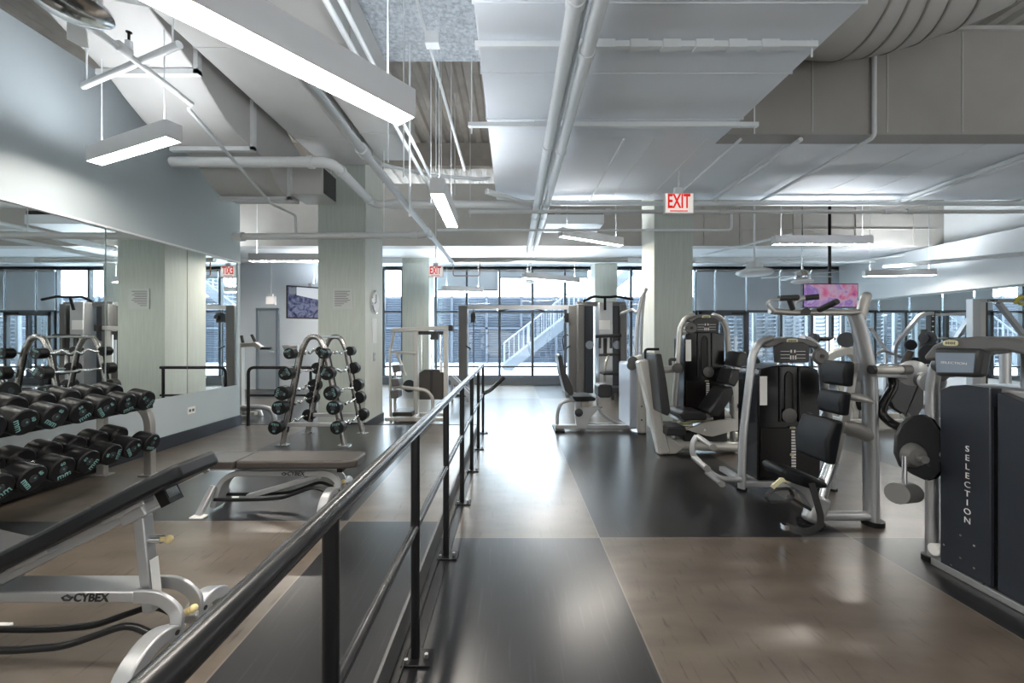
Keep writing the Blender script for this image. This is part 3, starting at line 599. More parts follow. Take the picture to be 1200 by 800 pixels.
# plaque that shows in the mirror on the column's left face? it sits on the platform side of the column
# televisions
t = thing('television', 'wall television showing a street picture beside the left column', 'television', P(355, 355, 9.4))
M4 = Matrix.Translation(P(360, 354.5, 9.4)) @ Matrix.Rotation(R(38), 4, 'Z')
MB().bx(-.42, .42, 0, .06, -.37, .37).xf(M4).build('casing', INK, t, bevel=.006)
MB().bx(-.39, .39, -.004, 0, -.34, .34).xf(M4).build('screen', screen_mat('tv_street_picture', [(.02, .02, .05), (.07, .08, .16), (.16, .18, .28), (.10, .10, .18)], 7, .18), t)
MB().prism([(-.22, .34), (.39, .34), (.39, .06), (.1, .10), (-.22, .16)], -.006, -.004, 'xz').xf(M4).build('picture_sky', mat('tv_pale_sky', (.55, .58, .62), .2, emis=.25), t)
MB().bx(-.37, -.24, -.006, -.004, .18, .32).xf(M4).build('picture_clock', mat('tv_corner_box', (.20, .22, .26), .2, emis=.15), t)
MB().bar([M4@V(0, .06, 0), V(u(352, 10.7), 10.85, v(355, 10.7))], .06, .06).build('wall_bracket', BLACKM, t)
t = thing('television', 'large television with a pink and violet picture hung at the window wall', 'television', P(974, 346, 8.8))
x0, x1, z0, z1 = u(941, 8.8), u(1006, 8.8), v(360.5, 8.8), v(332, 8.8)
MB().bx(x0, x1, 8.8, 8.86, z0, z1).build('casing', INK, t, bevel=.006)
MB().bx(x0+.02, x1-.02, 8.794, 8.8, z0+.02, z1-.02).build('screen', screen_mat('tv_pink_picture', [(.10, .05, .35), (.50, .12, .22), (.42, .30, .42), (.22, .12, .40), (.45, .42, .55)], 1.9, .2), t)
MB().cyl(((x0+x1)/2, 8.83, z1), ((x0+x1)/2, 8.83, 5.2), .03).build('ceiling_pole', BLACKM, t)
# ================================================================== DUMBBELL RACK
XD = -3.46
rk = thing('dumbbell_rack', 'long two tier steel dumbbell rack along the left wall', 'rack', (XD, 2.6, PZ))
for Y in (3.80, 1.6):
    MB().bar([(-3.36, Y, PZ), (-3.36, Y, .62), (-3.42, Y, .74), (-3.55, Y, .78), (-3.76, Y, .82)], .07, .055, up=(0, 1, 0), fil=.12).build('end_post', SILVD, rk, bevel=.006)
    MB().bar([(-3.80, Y, PZ), (-3.80, Y, .84)], .07, .05, up=(0, 1, 0)).build('rear_post', SILVD, rk, bevel=.006)
    for x in (-3.36, -3.80): MB().bx(x-.07, x+.07, Y-.05, Y+.05, PZ, PZ+.01).build('foot_plate', STEEL, rk)
for nm, z in (('top', .765), ('low', .395)):
    for dx, dz in ((-.15, .02), (-.36, .075)):
        MB().bar([(XD+.25+dx, 1.6, z+dz-.03), (XD+.25+dx, 3.8, z+dz-.03)], .06, .035, fil=0).build('tier_rail', BLACKM, rk)
    sd = MB()
    for k in range(13): Y = 2.11+k*.1305
    for k in range(12):
        Y = 2.14+k*.172*.98
        if Y < 3.75: sd.bx(XD-.10, XD+.10, Y-.075, Y-.045, z+.0, z+.04)
    sd.build('saddle_strip', RUB, rk)
MB().bx(-3.90, -3.84, 1.6, 3.8, PZ+.03, PZ+.23).build('skirt_panel', BLACKM, rk)
def make_dumbbell(r, L, hl):
    t = thing('dumbbell', '', 'dumbbell', (0, 0, 0))
    for s in (-1, 1):
        x0 = s*L/2; x1 = s*(L/2-hl)
        pr = [(r*.90, 0), (r, .008), (r, hl-.012), (r*.86, hl)]
        h = MB().lathe(pr, (x0, 0, 0), (-s, 0, 0), 32).build('head', RUB, t)
        MB().lathe([(r*.30, 0), (r*.28, .003)], (x0+s*.0005, 0, 0), (s, 0, 0), 20).build('end_cap', PLATE, h)
        if s > 0:
            text('mm', r*.66, (x0+.001, 0, -r*.50), (0, 1, 0), (0, 0, 1), .002).build('logo_mark', TEAL, h)
            text('60', r*.36, (x0+.001, 0, r*.52), (0, 1, 0), (0, 0, 1), .002).build('number', TEAL, h)
            text('+', r*.36, (x0+.003, 0, r*.05), (0, 1, 0), (0, 0, 1), .002).build('centre_mark', TEAL, h)
    MB().tube([(-L/2+hl, 0, 0), (0, 0, 0), (L/2-hl, 0, 0)], .016, 14, scl=[1, 1.15, 1]).build('handle', CHROME, t)
    return t
ordn = ['first', 'second', 'third', 'fourth', 'fifth', 'sixth', 'seventh', 'eighth', 'ninth', 'tenth']
dbp = make_dumbbell(.0855, .43, .145); used = False
rolls = [50, -70, 15, -20, -55, -60, 30, 80, -35]
for tier, (z, nn, y0, x) in enumerate(((.885, 7, 3.55, -3.37), (.515, 8, 3.57, -3.34))):
    for k in range(nn):
        Y = y0-k*.178; d = dbp if not used else copy_tree(dbp); used = True
        d.location = (x, Y, z); s = 1.0-.012*(nn-1-(nn-1-k)) if False else 1.0-.02*max(0, 4-k)*tier
        d.rotation_euler = (R(rolls[(k*2+tier*3) % 9]), R(12), 0); d.scale = (1, s, s)
        d['label'] = 'black round rubber dumbbell on the %s tier of the rack, %s from the far end' % (('top', 'lower')[tier], ordn[k]); d['group'] = 'dumbbells on the two tier rack'
# ================================================================== BARBELL RACK
br = thing('barbell_rack', 'A-frame steel rack holding curl barbells in front of the left column', 'rack', (-2.33, 5.1, PZ))
XC = -2.335
for Y in (4.82, 5.41):
    MB().tube([(XC-.365, Y, PZ), (XC-.15, Y, 1.22), (XC-.06, Y, 1.395), (XC+.06, Y, 1.395), (XC+.15, Y, 1.22), (XC+.365, Y, PZ)], .032, 16, fil=.10, up=(0, 1, 0)).build('end_frame', mat('dark_chrome_tube', (.34, .33, .32), .24, .85), br)
    MB().bar([(XC-.31, Y, .365), (XC+.31, Y, .365)], .05, .045).build('cross_bar', SILV, br, bevel=.005)
    for s in (-1, 1):
        MB().bx(XC+s*.365-.07, XC+s*.365+.07, Y-.045, Y+.045, PZ, PZ+.012).build('foot_plate', CHROME, br)
        MB().bar([(XC+s*.335, Y, .28), (XC+s*.155, Y, 1.20)], .02, .075, up=(s, 0, 0)).build('peg_strip', BLACKM, br)
MB().bar([(XC, 4.8, 1.395), (XC, 5.43, 1.395)], .14, .025).build('top_bar', SILV, br, bevel=.004)
def make_bar(r, k):
    t = thing('curl_barbell', '', 'barbell', (0, 0, 0))
    L = .86; hl = .11
    for s in (-1, 1):
        h = MB().lathe([(r*.9, 0), (r, .008), (r, hl-.01), (r*.85, hl)], (0, s*L/2, 0), (0, -s, 0), 28).build('head', RUB, t)
        MB().lathe([(r*.34, 0), (r*.3, .003)], (0, s*(L/2+.0005), 0), (0, s, 0), 20).build('end_cap', PLATE, h)
        if s < 0:
            text('mm', r*.75, (0, -L/2-.001, r*.55), (1, 0, 0), (0, 0, 1), .002).build('logo_mark', TEAL, h)
            text('60', r*.4, (0, -L/2-.001, -r*.5), (1, 0, 0), (0, 0, 1), .002).build('number', TEAL, h)
    e = .028
    MB().tube([(0, -L/2+hl, 0), (0, -.22, 0), (e, -.15, e), (-e*.3, -.06, -e), (0, 0, e*.7), (-e*.3, .06, -e), (e, .15, e), (0, .22, 0), (0, L/2-hl, 0)], .014, 12, fil=.04).build('wavy_bar', CHROME, t)
    return t
zz = [1.205, .98, .755, .59, .365]; rr = [.062, .077, .082, .080, .078]
protos = {}
for side in (-1, 1):
    for k in range(5):
        key = rr[k]
        if key not in protos: b = protos[key] = make_bar(key, k)
        else: b = copy_tree(protos[key])
        off = .155+(1.205-zz[k])*.205+.055
        b.location = (XC+side*off*.92, 5.06, zz[k]); b.rotation_euler = (0, R([20, -60, 75, 5, -10][k]*side), 0)
        b['label'] = 'black headed curl barbell on the %s side of the A-frame rack, %s from the top' % ('left' if side < 0 else 'right', ordn[k]); b['group'] = 'curl barbells on the A-frame rack'
# ================================================================== BENCHES
def bench(lab, X0, Yc, angle, z0, s=1.0, padmat=VINYL, seat_tilt=0):
    """bench running along +x from X0; seat left, back pad right, local units metres"""
    t = thing('weight_bench', lab, 'bench', (X0+.6, Yc, z0))
    M = Matrix.Translation((X0, Yc, z0)) @ Matrix.Scale(s, 4)
    def B(m, *a, **k): return m.xf(M).build(*a, **k)
    # main beam with a hooped end and a splayed left leg
    fr = B(MB().bar([(.06, 0, 0.02), (.12, 0, .22), (.22, 0, .282), (.86, 0, .282)], .11, .042, up=(0, 0, 1), fil=.09), 'frame', SILV, t, bevel=.006)
    for sy in (-1, 1):
        # curved end plates that sweep down to the cross foot
        B(MB().bar([(.855, sy*.047, .282), (.95, sy*.047, .280), (1.02, sy*.047, .22), (1.01, sy*.047, .15), (.985, sy*.047, .12)], .048, .016, up=(0, 1, 0), fil=.06), 'hub_plate', SILV, t, bevel=.003)
        B(MB().bar([(1.0, sy*.03, .14), (.995, sy*.12, .185), (.99, sy*.22, .14), (.985, sy*.262, .015)], .05, .065, up=(1, 0, 0), fil=.09), 'leg', SILV, t, bevel=.006)
        B(MB().cyl((1.0+.033, sy*.07, .163), (1.0+.036, sy*.07, .163), .009), 'hole', INK, t)
        B(MB().bx(.94, 1.03, sy*.245-.03, sy*.245+.03, 0, .016), 'foot_pad', LABELW, t, bevel=.004)
        B(MB().bar([(.075, sy*.05, .19), (.04, sy*.16, .012)], .05, .03), 'leg', SILV, t, bevel=.005)
        B(MB().bx(0.0, .10, sy*.17-.03, sy*.17+.03, 0, .014), 'foot_pad', LABELW, t, bevel=.004)
    for sy in (-.055, .055):
        B(MB().tube([(.08, sy, .085), (.42, sy, .085), (.60, sy, .10), (.84, sy, .185), (.96, sy, .13)], .013, 12, fil=.05), 'stretcher', BLACKM, t)
    B(text('CYBEX', .042, (.70, -.0565, .282), (1, 0, 0), (0, 0, 1), .0012, shear=.2, bold=.025), 'lettering', INK, fr)
    B(MB().tube([(.625, -.0565, .282), (.61, -.0565, .292), (.592, -.0565, .284), (.60, -.0565, .274), (.62, -.0565, .274), (.632, -.0565, .286)], .0038, 6), 'logo_mark', INK, fr)
    # seat
    Ms = M @ Matrix.Translation((.30, 0, .325)) @ Matrix.Rotation(R(seat_tilt), 4, 'Y')
    sp = MB().prism([(-.30, -.10), (-.24, -.14), (-.02, -.15), (-.01, -.14), (-.01, .14), (-.02, .15), (-.24, .14), (-.30, .10)], .02, .075, 'xy').xf(Ms).build('seat', padmat, t, bevel=.016, seg=3)
    MB().bx(-.26, -.02, -.05, .05, -.02, .02).xf(Ms).build('seat_plate', SILV, t, bevel=.004)
    MB().tube([(-.30, .0, -.01), (-.34, .0, -.03)], .03, 12).xf(Ms).build('seat_pivot', STEEL, t)
    # back
    Mb = M @ Matrix.Translation((.30, 0, .325)) @ Matrix.Rotation(-R(angle), 4, 'Y')
    MB().prism([(.0, -.14), (.02, -.15), (.80, -.14), (.88, -.10), (.88, .10), (.80, .14), (.02, .15), (.0, .14)], .018, .08, 'xy').xf(Mb).build('back_pad', padmat, t, bevel=.016, seg=3)
    MB().bx(.02, .74, -.03, .03, -.025, .02).xf(Mb).build('back_beam', SILV, t, bevel=.005)
    for a in (.12, .52): MB().bx(a, a+.17, -.075, .075, .0, .018).xf(Mb).build('pad_plate', SILV, t, bevel=.003)
    MB().bx(.585, .592, -.142, .142, .0735, .0765).xf(Mb).build('pad_seam', INK, t)
    MB().bx(.70, .74, -.032, .032, -.04, .02).xf(Mb).build('beam_cap', RUB, t)
    # adjusting post between hub and backrest
    top = Matrix.Translation((.30, 0, .31)) @ Matrix.Rotation(-R(angle), 4, 'Y') @ V(.60 if angle > 5 else .25, 0, -.02)
    if angle > 5:
        base = V(.88, 0, .20)
        pt = B(MB().bar([base, top], .045, .04, up=(1, 0, 0)), 'adjusting_post', SILV, t, bevel=.004)
        d = (top-base).normalized()
        q = base.lerp(top, .55); B(MB().bar([base+d*.03+V(.026, 0, 0), q+V(.026, 0, 0)], .035, .004, up=(1, 0, 0)), 'warning_label', LABELW, pt)
        q = base.lerp(top, .75); B(MB().cyl(q+V(.01, 0, 0), q+V(.065, 0, 0), .016), 'pin_housing', CHROME, pt); B(MB().cyl(q+V(.065, 0, 0), q+V(.08, 0, 0), .009).sph(q+V(.092, 0, 0), .015), 'knob', YEL, pt)
        B(MB().bar([top+V(-.06, 0, -.0), top+V(.03, 0, .05)], .075, .07, up=(1, 0, 0)), 'pivot_bracket', SILV, t, bevel=.006)
    else:
        B(MB().bar([(.30, 0, .09), (.58, 0, .17), (.90, 0, .27)], .045, .035), 'adjusting_post', SILV, t, bevel=.004)
        B(MB().bar([(.84, 0, .25), (.90, 0, .31)], .05, .06), 'pivot_bracket', SILV, t)
    B(MB().cyl((.97, 0, .17), (1.03, 0, .20), .013).sph((1.04, 0, .206), .015), 'knob', YEL, t)
    return t
bench('flat padded weight bench in the middle of the platform before the barbell rack', -2.27, 3.07, 0, PZ, .97, BROWNV)
bench('nearest weight bench with its long black back raised at a slant', -2.32, 1.62, 27, PZ, 1.02, VINYL, 14)
# ================================================================== MACHINES ON THE WALKWAY SIDE
def quadpad(pts, y0, y1, name, m, t, bev=.02):
    return MB().prism([(p[0], p[1]) for p in pts], y0, y1, 'xz').build(name, m, t, bevel=bev, seg=3)
def pxz(pts, Y): return [(u(a, Y), v(b, Y)) for a, b in pts]
def badge(c, wd, U, W, t, nm='badge'):
    c = Vector(c); U = Vector(U).normalized(); W = Vector(W).normalized(); N = U.cross(W)
    pts = []
    for i in range(20):
        a = 2*PI*i/20; pts.append(c+U*(wd*.5*math.copysign(abs(math.cos(a))**.6, math.cos(a)))+W*(wd*.2*math.copysign(abs(math.sin(a))**.6, math.sin(a))))
    m = MB(); n = 20; m.add([p for p in pts]+[p+N*.004 for p in pts], [tuple(range(n)), tuple(range(2*n-1, n-1, -1))]+[(i, (i+1) % n, n+(i+1) % n, n+i) for i in range(n)])
    b = m.build(nm, BADGE, t)
    mm = MB()
    for k in range(7): mm.box(c+N*.005+U*(wd*(-.3+k*.1)), (wd*.05, .001, wd*(.16 if k % 2 else .2))) if abs(U.x) > .5 else mm.box(c+N*.005+U*(wd*(-.3+k*.1)), (.001, wd*.05, wd*(.16 if k % 2 else .2)))
    mm.build('badge_marks', PLASG, b)
def tower(lab, X, Y, hb, ht, H, sh, z0, z1, m=CHAMP, pulley=1):
    t = thing('weight_stack_machine', lab, 'gym machine', (X, Y, 0))
    for s in (-1, 1):
        MB().tube([(X+s*hb, Y, 0.02), (X+s*(hb*.9+ht*.1), Y, H*.35), (X+s*(ht+.01), Y, H-.16), (X+s*(ht-.06), Y, H-.04), (X+s*(ht-.16), Y, H-.01)], .028, 16, fil=.10, r2=.045, up=(0, 1, 0)).build('side_post', m, t)
        MB().cyl((X+s*hb, Y, 0), (X+s*hb, Y, .022), .045).build('rubber_foot', RUB, t)
    # head
    hw = ht-.06
    MB().prism([(-hw, H-.07), (-hw*.6, H-.02), (0, H), (hw*.6, H-.02), (hw, H-.07), (hw*.9, H-.10), (hw*.5, H-.075), (0, H-.065), (-hw*.5, H-.075), (-hw*.9, H-.10)], Y-.07, Y+.10, 'xz', (X, 0, 0)).build('head_cover', PLASM, t, bevel=.012)
    cw = .155
    c = MB().prism([(-cw, H-.08), (-cw*.6, H-.045), (cw*.6, H-.045), (cw, H-.08), (cw*.93, H-.23), (-cw*.93, H-.23)], Y-.085, Y-.04, 'xz', (X, 0, 0)).build('console', PLASG, t, bevel=.01)
    d = MB()
    for r_ in range(3): d.bx(X-.11, X-.03, Y-.088, Y-.085, H-.13-r_*.03, H-.126-r_*.03).bx(X+.03, X+.11, Y-.088, Y-.085, H-.13-r_*.03, H-.126-r_*.03)
    for k in range(2): d.bx(X-.022+k*.032, X-.010+k*.032, Y-.088, Y-.085, H-.14, H-.115)
    for k in range(3): d.bx(X-.026+k*.022, X-.016+k*.022, Y-.088, Y-.085, H-.20, H-.165)
    d.build('console_marks', LABELW, c)
    badge((X, Y-.0735, H-.035), .10, (1, 0, 0), (0, 0, 1), t)
    # shroud: rounded black panel with a deep slot
    sw = sh; zz = z1-z0
    MB().prism([(-sw, z0), (sw, z0), (sw*.97, z1-.10), (sw*.90, z1-.035), (sw*.5, z1-.008), (0, z1), (-sw*.5, z1-.008), (-sw*.90, z1-.035), (-sw*.97, z1-.10)], Y-.035, Y+.30, 'xz', (X, 0, 0)).build('shroud', PLAS, t, bevel=.012)
    mz = z0+zz*.46
    MB().prism([(-sw*.93, z0+.03), (sw*.93, z0+.03), (sw*.90, mz), (-sw*.90, mz)], Y-.048, Y-.034, 'xz', (X, 0, 0)).build('lower_shroud', mat('satin_black', (.009, .008, .008), .3, spec=.22), t, bevel=.006)
    for s in (-1, 1): MB().tube([(X+s*.085, Y-.045, mz+.05), (X+s*.085, Y-.045, z1-.02)], .007, 8).build('shroud_rib', PLASG, t)
    MB().tube([(X-.035, Y-.043, mz+.1), (X-.035, Y-.043, z1-.09), (X, Y-.043, z1-.05), (X+.035, Y-.043, z1-.09), (X+.035, Y-.043, mz+.1)], .006, 8, fil=.03).build('slot_rim', PLASG, t)
    MB().bx(X-.03, X+.03, Y-.037, Y-.0345, mz+.1, z1-.08).build('slot', INK, t)
    # weight label strip with pin
    st_ = MB()
    for k in range(18): st_.bx(X+.012, X+.05, Y-.052, Y-.048, mz-.04-k*.026, mz-.024-k*.026) if mz-.04-k*.026 > z0+.05 else None
    q = st_.build('weight_numbers', LABELW, t)
    MB().cyl((X+.01, Y-.07, mz-.24), (X+.01, Y-.048, mz-.24), .013).build('selector_pin', BADGE, t)
    badge((X+.02, Y-.0495, mz-.0), .05, (1, 0, 0), (0, 0, 1), t, 'small_badge')
    MB().lathe([(.062, 0), (.066, .012), (.05, .022), (.018, .024), (.016, .03)], (X-.01 if pulley > 0 else X+.04, Y-.045, mz+.11), (0, -1, 0), 28).build('round_knob', PLASM, t)
    px = X+pulley*(ht-.075)
    p_ = MB().lathe([(.068, 0), (.072, .01), (.06, .03), (.02, .032)], (px, Y-.10, H-.17), (0, -1, 0), 28).build('pulley', PLASM, t); MB().cyl((px, Y-.14, H-.17), (px, Y-.13, H-.17), .018, n=6).build('pulley_bolt', INK, p_)
    MB().cyl((px, Y-.1, H-.17), (px, Y+.05, H-.17), .018).build('pulley_axle', STEEL, t)
    MB().bx(X-sw+.02, X-sw+.085, Y-.0385, Y-.0355, z1-.36, z1-.10).build('warning_label', LABELW, t)
    for s in (-1, 1): MB().cyl((X+s*.05, Y+.05, z1-.03), (X+s*.05, Y+.05, H-.07), .012).build('guide_rod', CHROME, t)
    # base
    MB().bx(X-hb, X+hb, Y-.03, Y+.03, .03, .09).bx(X-hb+.02, X-hb+.08, Y, Y+.45, .03, .08).bx(X+hb-.08, X+hb-.02, Y, Y+.45, .03, .08).build('base_frame', m, t, bevel=.01)
    return t
# M7: black tower with a step rack at its left
X7, Y7 = 2.50, 3.73
t7 = tower('black weight tower in the centre right with a bent tube rack at its foot', X7, Y7, .41, .30, 1.395, .285, .10, 1.14, SILV)
P7 = lambda a, b, Y=3.70: P(a, b, Y)
MB().tube([P7(868, 562), P7(842, 561), P7(826, 548), P7(811, 532), P7(812, 518), P7(817, 511)], .026, 14, fil=.08).build('foot_rack_tube', SILV, t7)
for a, b in (((817, 511), (836, 524)), ((812, 535), (829, 549)), ((828, 553), (846, 567))):
    MB().tube([P7(*a, 3.70), P7(*b, 3.55)], .024, 14).build('foot_peg', SILV, t7); MB().cyl(P7(*b, 3.56), P7(*b, 3.46), .027).build('peg_grip', PLASM, t7)
# M6 / M5: leg press with its tower
X6, Y6 = 2.335, 5.0
t6 = tower('black weight tower behind the leg press beside the right column', X6, Y6, .36, .275, 1.67, .25, .35, 1.46, CHAMP, -1)
Y5 = 4.9
t5 = thing('leg_press', 'leg press with slanted three part backrest beside the right column', 'gym machine', (u(820, Y5), Y5, 0))
p = lambda a, b, Y=Y5: P(a, b, Y)
MB().bar([p(777, 530), p(770, 500), p(752, 422)], .13, .16, up=(0, 1, 0), fil=.1, scl=None).build('front_post', CHAMP, t5, bevel=.02)
MB().prism(pxz([(768, 480), (785, 512), (800, 522), (790, 530), (770, 531)], Y5), Y5-.06, Y5+.06, 'xz').build('front_gusset', CHAMP, t5, bevel=.01)
MB().tube([p(778, 520), p(900, 525)], .06, 16).build('base_beam', CHAMP, t5)
MB().tube([p(800, 508, 5.2), p(890, 512, 5.2)], .055, 16).build('base_beam', CHAMP, t5)
MB().bx(u(860, Y5), u(905, Y5), 4.86, 5.5, .0, .09).build('rear_foot', CHAMP, t5, bevel=.01)
quadpad(pxz([(756, 413), (763, 413), (768, 440), (773, 476), (770, 481), (763, 478)], Y5), 4.55, 5.05, 'foot_plate_pad', PLASG, t5, .015)
MB().tube([p(756, 420), p(756, 409), p(772, 409)], .016, 12, fil=.04).build('grab_handle', RUB, t5)
MB().tube([p(766, 434), p(793, 432)], .045, 16).build('pivot_arm', CHAMP, t5)
MB().lathe([(.055, 0), (.06, .02), (.02, .03)], p(793, 431, 4.84), (0, -1, 0)).build('pivot_disc', PLASM, t5); MB().tube([p(786, 430, 5.0), p(785, 421, 5.0), p(793, 421, 5.0)], .02, 10, fil=.02).build('adjust_lever', PLASG, t5)
quadpad(pxz([(786, 480), (790, 477), (812, 478), (817, 482), (815, 487), (789, 487)], Y5), 4.62, 5.02, 'seat', VINYLG, t5)
MB().bar([p(790, 489), p(830, 488)], .25, .03).build('seat_rail', STEEL, t5, bevel=.004)
quadpad(pxz([(819, 479), (838, 452), (846, 450), (848, 458), (832, 483), (824, 483)], Y5), 4.66, 5.04, 'backrest', VINYLG, t5)
quadpad(pxz([(842, 447), (848, 431), (857, 431), (857, 438), (850, 451)], Y5), 4.68, 5.02, 'backrest', VINYLG, t5)
quadpad(pxz([(852, 428), (857, 411), (865, 412), (865, 420), (860, 430)], Y5), 4.70, 5.0, 'headrest', VINYLG, t5)
MB().bar([p(824, 488, 5.0), p(868, 424, 5.0)], .05, .04, up=(0, 1, 0)).bar([p(838, 472, 5.0), p(857, 494, 5.0)], .08, .05, up=(0, 1, 0)).build('back_support', CHAMP, t5, bevel=.004)
MB().prism(pxz([(798, 500), (822, 491), (850, 488), (885, 487), (885, 497), (850, 502), (828, 508), (820, 507)], Y5), 4.75, 4.79, 'xz').build('side_plate', CHAMP, t5, bevel=.005)
MB().cyl(p(826, 504, 4.75), p(826, 504, 4.735), .012).cyl(p(858, 492, 4.75), p(858, 492, 4.735), .012).build('bolt_heads', STEEL, t5)
MB().bx(u(774, Y5), u(796, Y5), 4.7, 5.05, v(506, Y5), v(496, Y5)).build('calf_block', PLASG, t5, bevel=.015)
MB().tube([p(796, 497), p(835, 490)], .02, 10).tube([p(796, 503), p(820, 500)], .02, 10).build('slide_rod', BADGE, t5)
MB().bx(u(800, Y5), u(850, Y5), 4.85, 5.15, v(516, Y5), v(504, Y5)).build('carriage', PLASG, t5, bevel=.01)
# M4: seated leg machine left of the right column
Y4 = 6.15
t4 = thing('leg_extension_machine', 'seated leg machine with grey backrest facing right, left of the right column', 'gym machine', (u(695, Y4), Y4, 0))
q = lambda a, b, Y=Y4: P(a, b, Y)
quadpad(pxz([(652, 417), (654, 414), (657, 416), (660, 432), (669, 452), (670, 460), (666, 462), (660, 455), (655, 437)], Y4), 5.95, 6.35, 'backrest', VINYLG, t4, .015)
MB().tube([q(657, 430), q(662, 455), q(664, 466)], .018, 10).build('back_tube', SILV, t4)
quadpad(pxz([(668, 462), (690, 462), (695, 464), (694, 467), (672, 468)], Y4), 5.93, 6.37, 'seat', VINYL, t4, .012)
quadpad(pxz([(697, 450), (700, 448), (711, 448), (713, 450), (713, 460), (710, 463), (699, 463), (697, 461)], Y4), 5.9, 6.2, 'knee_pad', VINYLG, t4, .02)
MB().tube([q(653, 504), q(653, 484), q(657, 472), q(666, 469), q(690, 469)], .026, 14, fil=.12).build('rear_tube', SILV, t4)
MB().bx(u(650, Y4), u(744, Y4), 6.05, 6.13, .03, .09).bx(u(690, Y4), u(742, Y4), 6.3, 6.36, .02, .07).build('base_rail', SILV, t4, bevel=.008)
MB().bx(u(649, Y4), u(660, Y4), 5.95, 6.4, 0, .03).build('rubber_foot', RUB, t4)
MB().bar([q(679, 500), q(677, 468)], .10, .08, up=(0, 1, 0)).build('seat_post', SILV, t4, bevel=.01)
MB().prism(pxz([(671, 480), (680, 475), (700, 476), (690, 486), (684, 500), (674, 497)], Y4), 5.98, 6.02, 'xz').build('pivot_plate', SILV, t4, bevel=.004)
MB().lathe([(.06, 0), (.06, .03), (.03, .04)], q(678, 483, 5.98), (0, -1, 0)).build('pivot_hub', PLASG, t4)
MB().tube([q(700, 463), q(700, 474), q(704, 484), q(722, 496), q(735, 498)], .022, 12, fil=.1).build('leg_arm', SILV, t4)
MB().tube([q(684, 492, 6.0), q(688, 480, 6.0), q(694, 476, 6.0), (u(706, 6.0), 6.0, v(477, 6.0))], .014, 10, fil=.06).build('grab_bar', SILV, t4)
MB().bx(u(735, 6.1), u(747, 6.1), 5.95, 6.6, .06, v(425, 6.1)).build('tower_cover', SCRBL, t4, bevel=.03)
MB().bar([P(752, 507, 5.92), P(751, 425, 5.92), P(748, 416, 5.92)], .12, .12, up=(0, 1, 0)).build('front_column', CHAMP, t4, bevel=.03)
MB().cyl(P(751, 508.5, 5.92), P(751, 507, 5.92), .075).build('column_foot', RUB, t4)
m = MB()
for b in (435, 476, 492): m.cyl(P(752, b, 5.862), P(752, b, 5.85), .012)
for k, (a, b) in enumerate(((740, 428), (741, 423))): MB().lathe([(.07, 0), (.07, .02), (.02, .03)], P(a, b, 5.9-.03*k), (0, -1, 0)).build('pulley', PLASM, t4)
m.build('bolt_heads', INK, t4)
MB().tube([P(745, 425, 6.0), P(747, 372, 6.0), P(753, 346, 6.0), P(757, 338, 6.0)], .028, 12, fil=.2, r2=.04, up=(0, 1, 0)).tube([P(751, 425, 6.05), P(752, 372, 6.05), P(755, 346, 6.05)], .022, 12, fil=.2).build('tall_arm', SILV, t4)
MB().tube([P(746, 366, 6.0), P(741, 362, 6.1), P(728, 367, 6.4)], .02, 10, fil=.05).build('side_lever', SILVD, t4)
# M8: torso machine with strap and padded back
t8 = thing('seated_press_machine', 'silver machine with three black back pads, tilted seat and a hanging strap', 'gym machine', (2.5, 3.0, 0))
r = lambda a, b, Y=3.05: P(a, b, Y)
MB().tube([(u(1021, 3.05), 3.05, .03), r(1020, 520), r(1019, 445), r(1015, 420), r(1007, 385), r(1001, 368)], .036, 18, fil=.12, r2=.062, up=(0, 1, 0)).build('upright', SILV, t8)
MB().tube([r(1004, 470, 3.2), r(1006, 410, 3.2), r(1011, 352, 3.1)], .026, 16, fil=.1, r2=.04, up=(0, 1, 0)).build('second_upright', SILV, t8)
MB().tube([r(1008, 372), r(1011, 364), r(1015, 347)], .034, 16, fil=.05).sph(r(1015, 347), .034).build('upright_tip', SILVD, t8)
MB().cyl((u(1023, 3.05), 3.05, 0), (u(1023, 3.05), 3.05, .035), .07).build('rubber_foot', RUB, t8)
MB().tube([r(902, 364), r(924, 366), r(1012, 366)], .024, 14, fil=.05).build('top_arm', SILVD, t8)
MB().tube([r(908, 365, 2.98), r(899, 356, 2.98), r(903, 351, 2.98), r(915, 351, 2.98)], .012, 10, fil=.05).tube([r(927, 366), r(929, 356), r(936, 350), r(944, 349)], .02, 12, fil=.07).build('handle_tube', SILV, t8)
for a, b, ya, yb in (((913, 349.5), (935, 348.5), 2.98, 2.98), ((943, 349), (960, 347.5), 3.05, 3.0), ((960, 363), (981, 353), 3.0, 2.85)): MB().tube([r(*a, ya), r(*b, yb)], .021, 12).build('hand_grip', GRIP, t8)
MB().cyl(r(925, 351, 3.0), r(929, 362, 3.03), .018).cyl(r(945, 365, 3.0), r(945, 365, 3.1), .028).build('pivot_joint', PLASG, t8)
MB().bar([r(1001, 440, 3.15), r(1020, 440, 3.05)], .05, .09).build('mid_bracket', SILV, t8, bevel=.006)
MB().tube([r(986, 499, 3.1), r(1003, 503, 3.08), r(1021, 510)], .06, 16).build('back_arm', SILVD, t8)
MB().tube([r(996, 464, 3.0), r(1012, 467, 2.95), r(1024, 471, 2.9)], .028, 14, scl=[1, 1, .4]).build('adjust_lever', SILVD, t8)
def tpad(a, b, c, d, ya, yb, nm):   # a: low near, b: high near (pixel pairs at Y=ya), thickness toward +x
    lo = P(a, b, ya); hi = P(c, d, ya); dr_ = (hi-lo).normalized(); n_ = Vector((dr_.z, 0, -dr_.x))*.065
    poly = [(lo.x, lo.z), (lo.x-n_.x*.12, lo.z+(hi.z-lo.z)*.5), (hi.x, hi.z), (hi.x+n_.x, hi.z+n_.z), (lo.x+n_.x, lo.z+n_.z)]
    return MB().prism(poly, ya, yb, 'xz').build(nm, VINYL, t8, bevel=.022, seg=4)
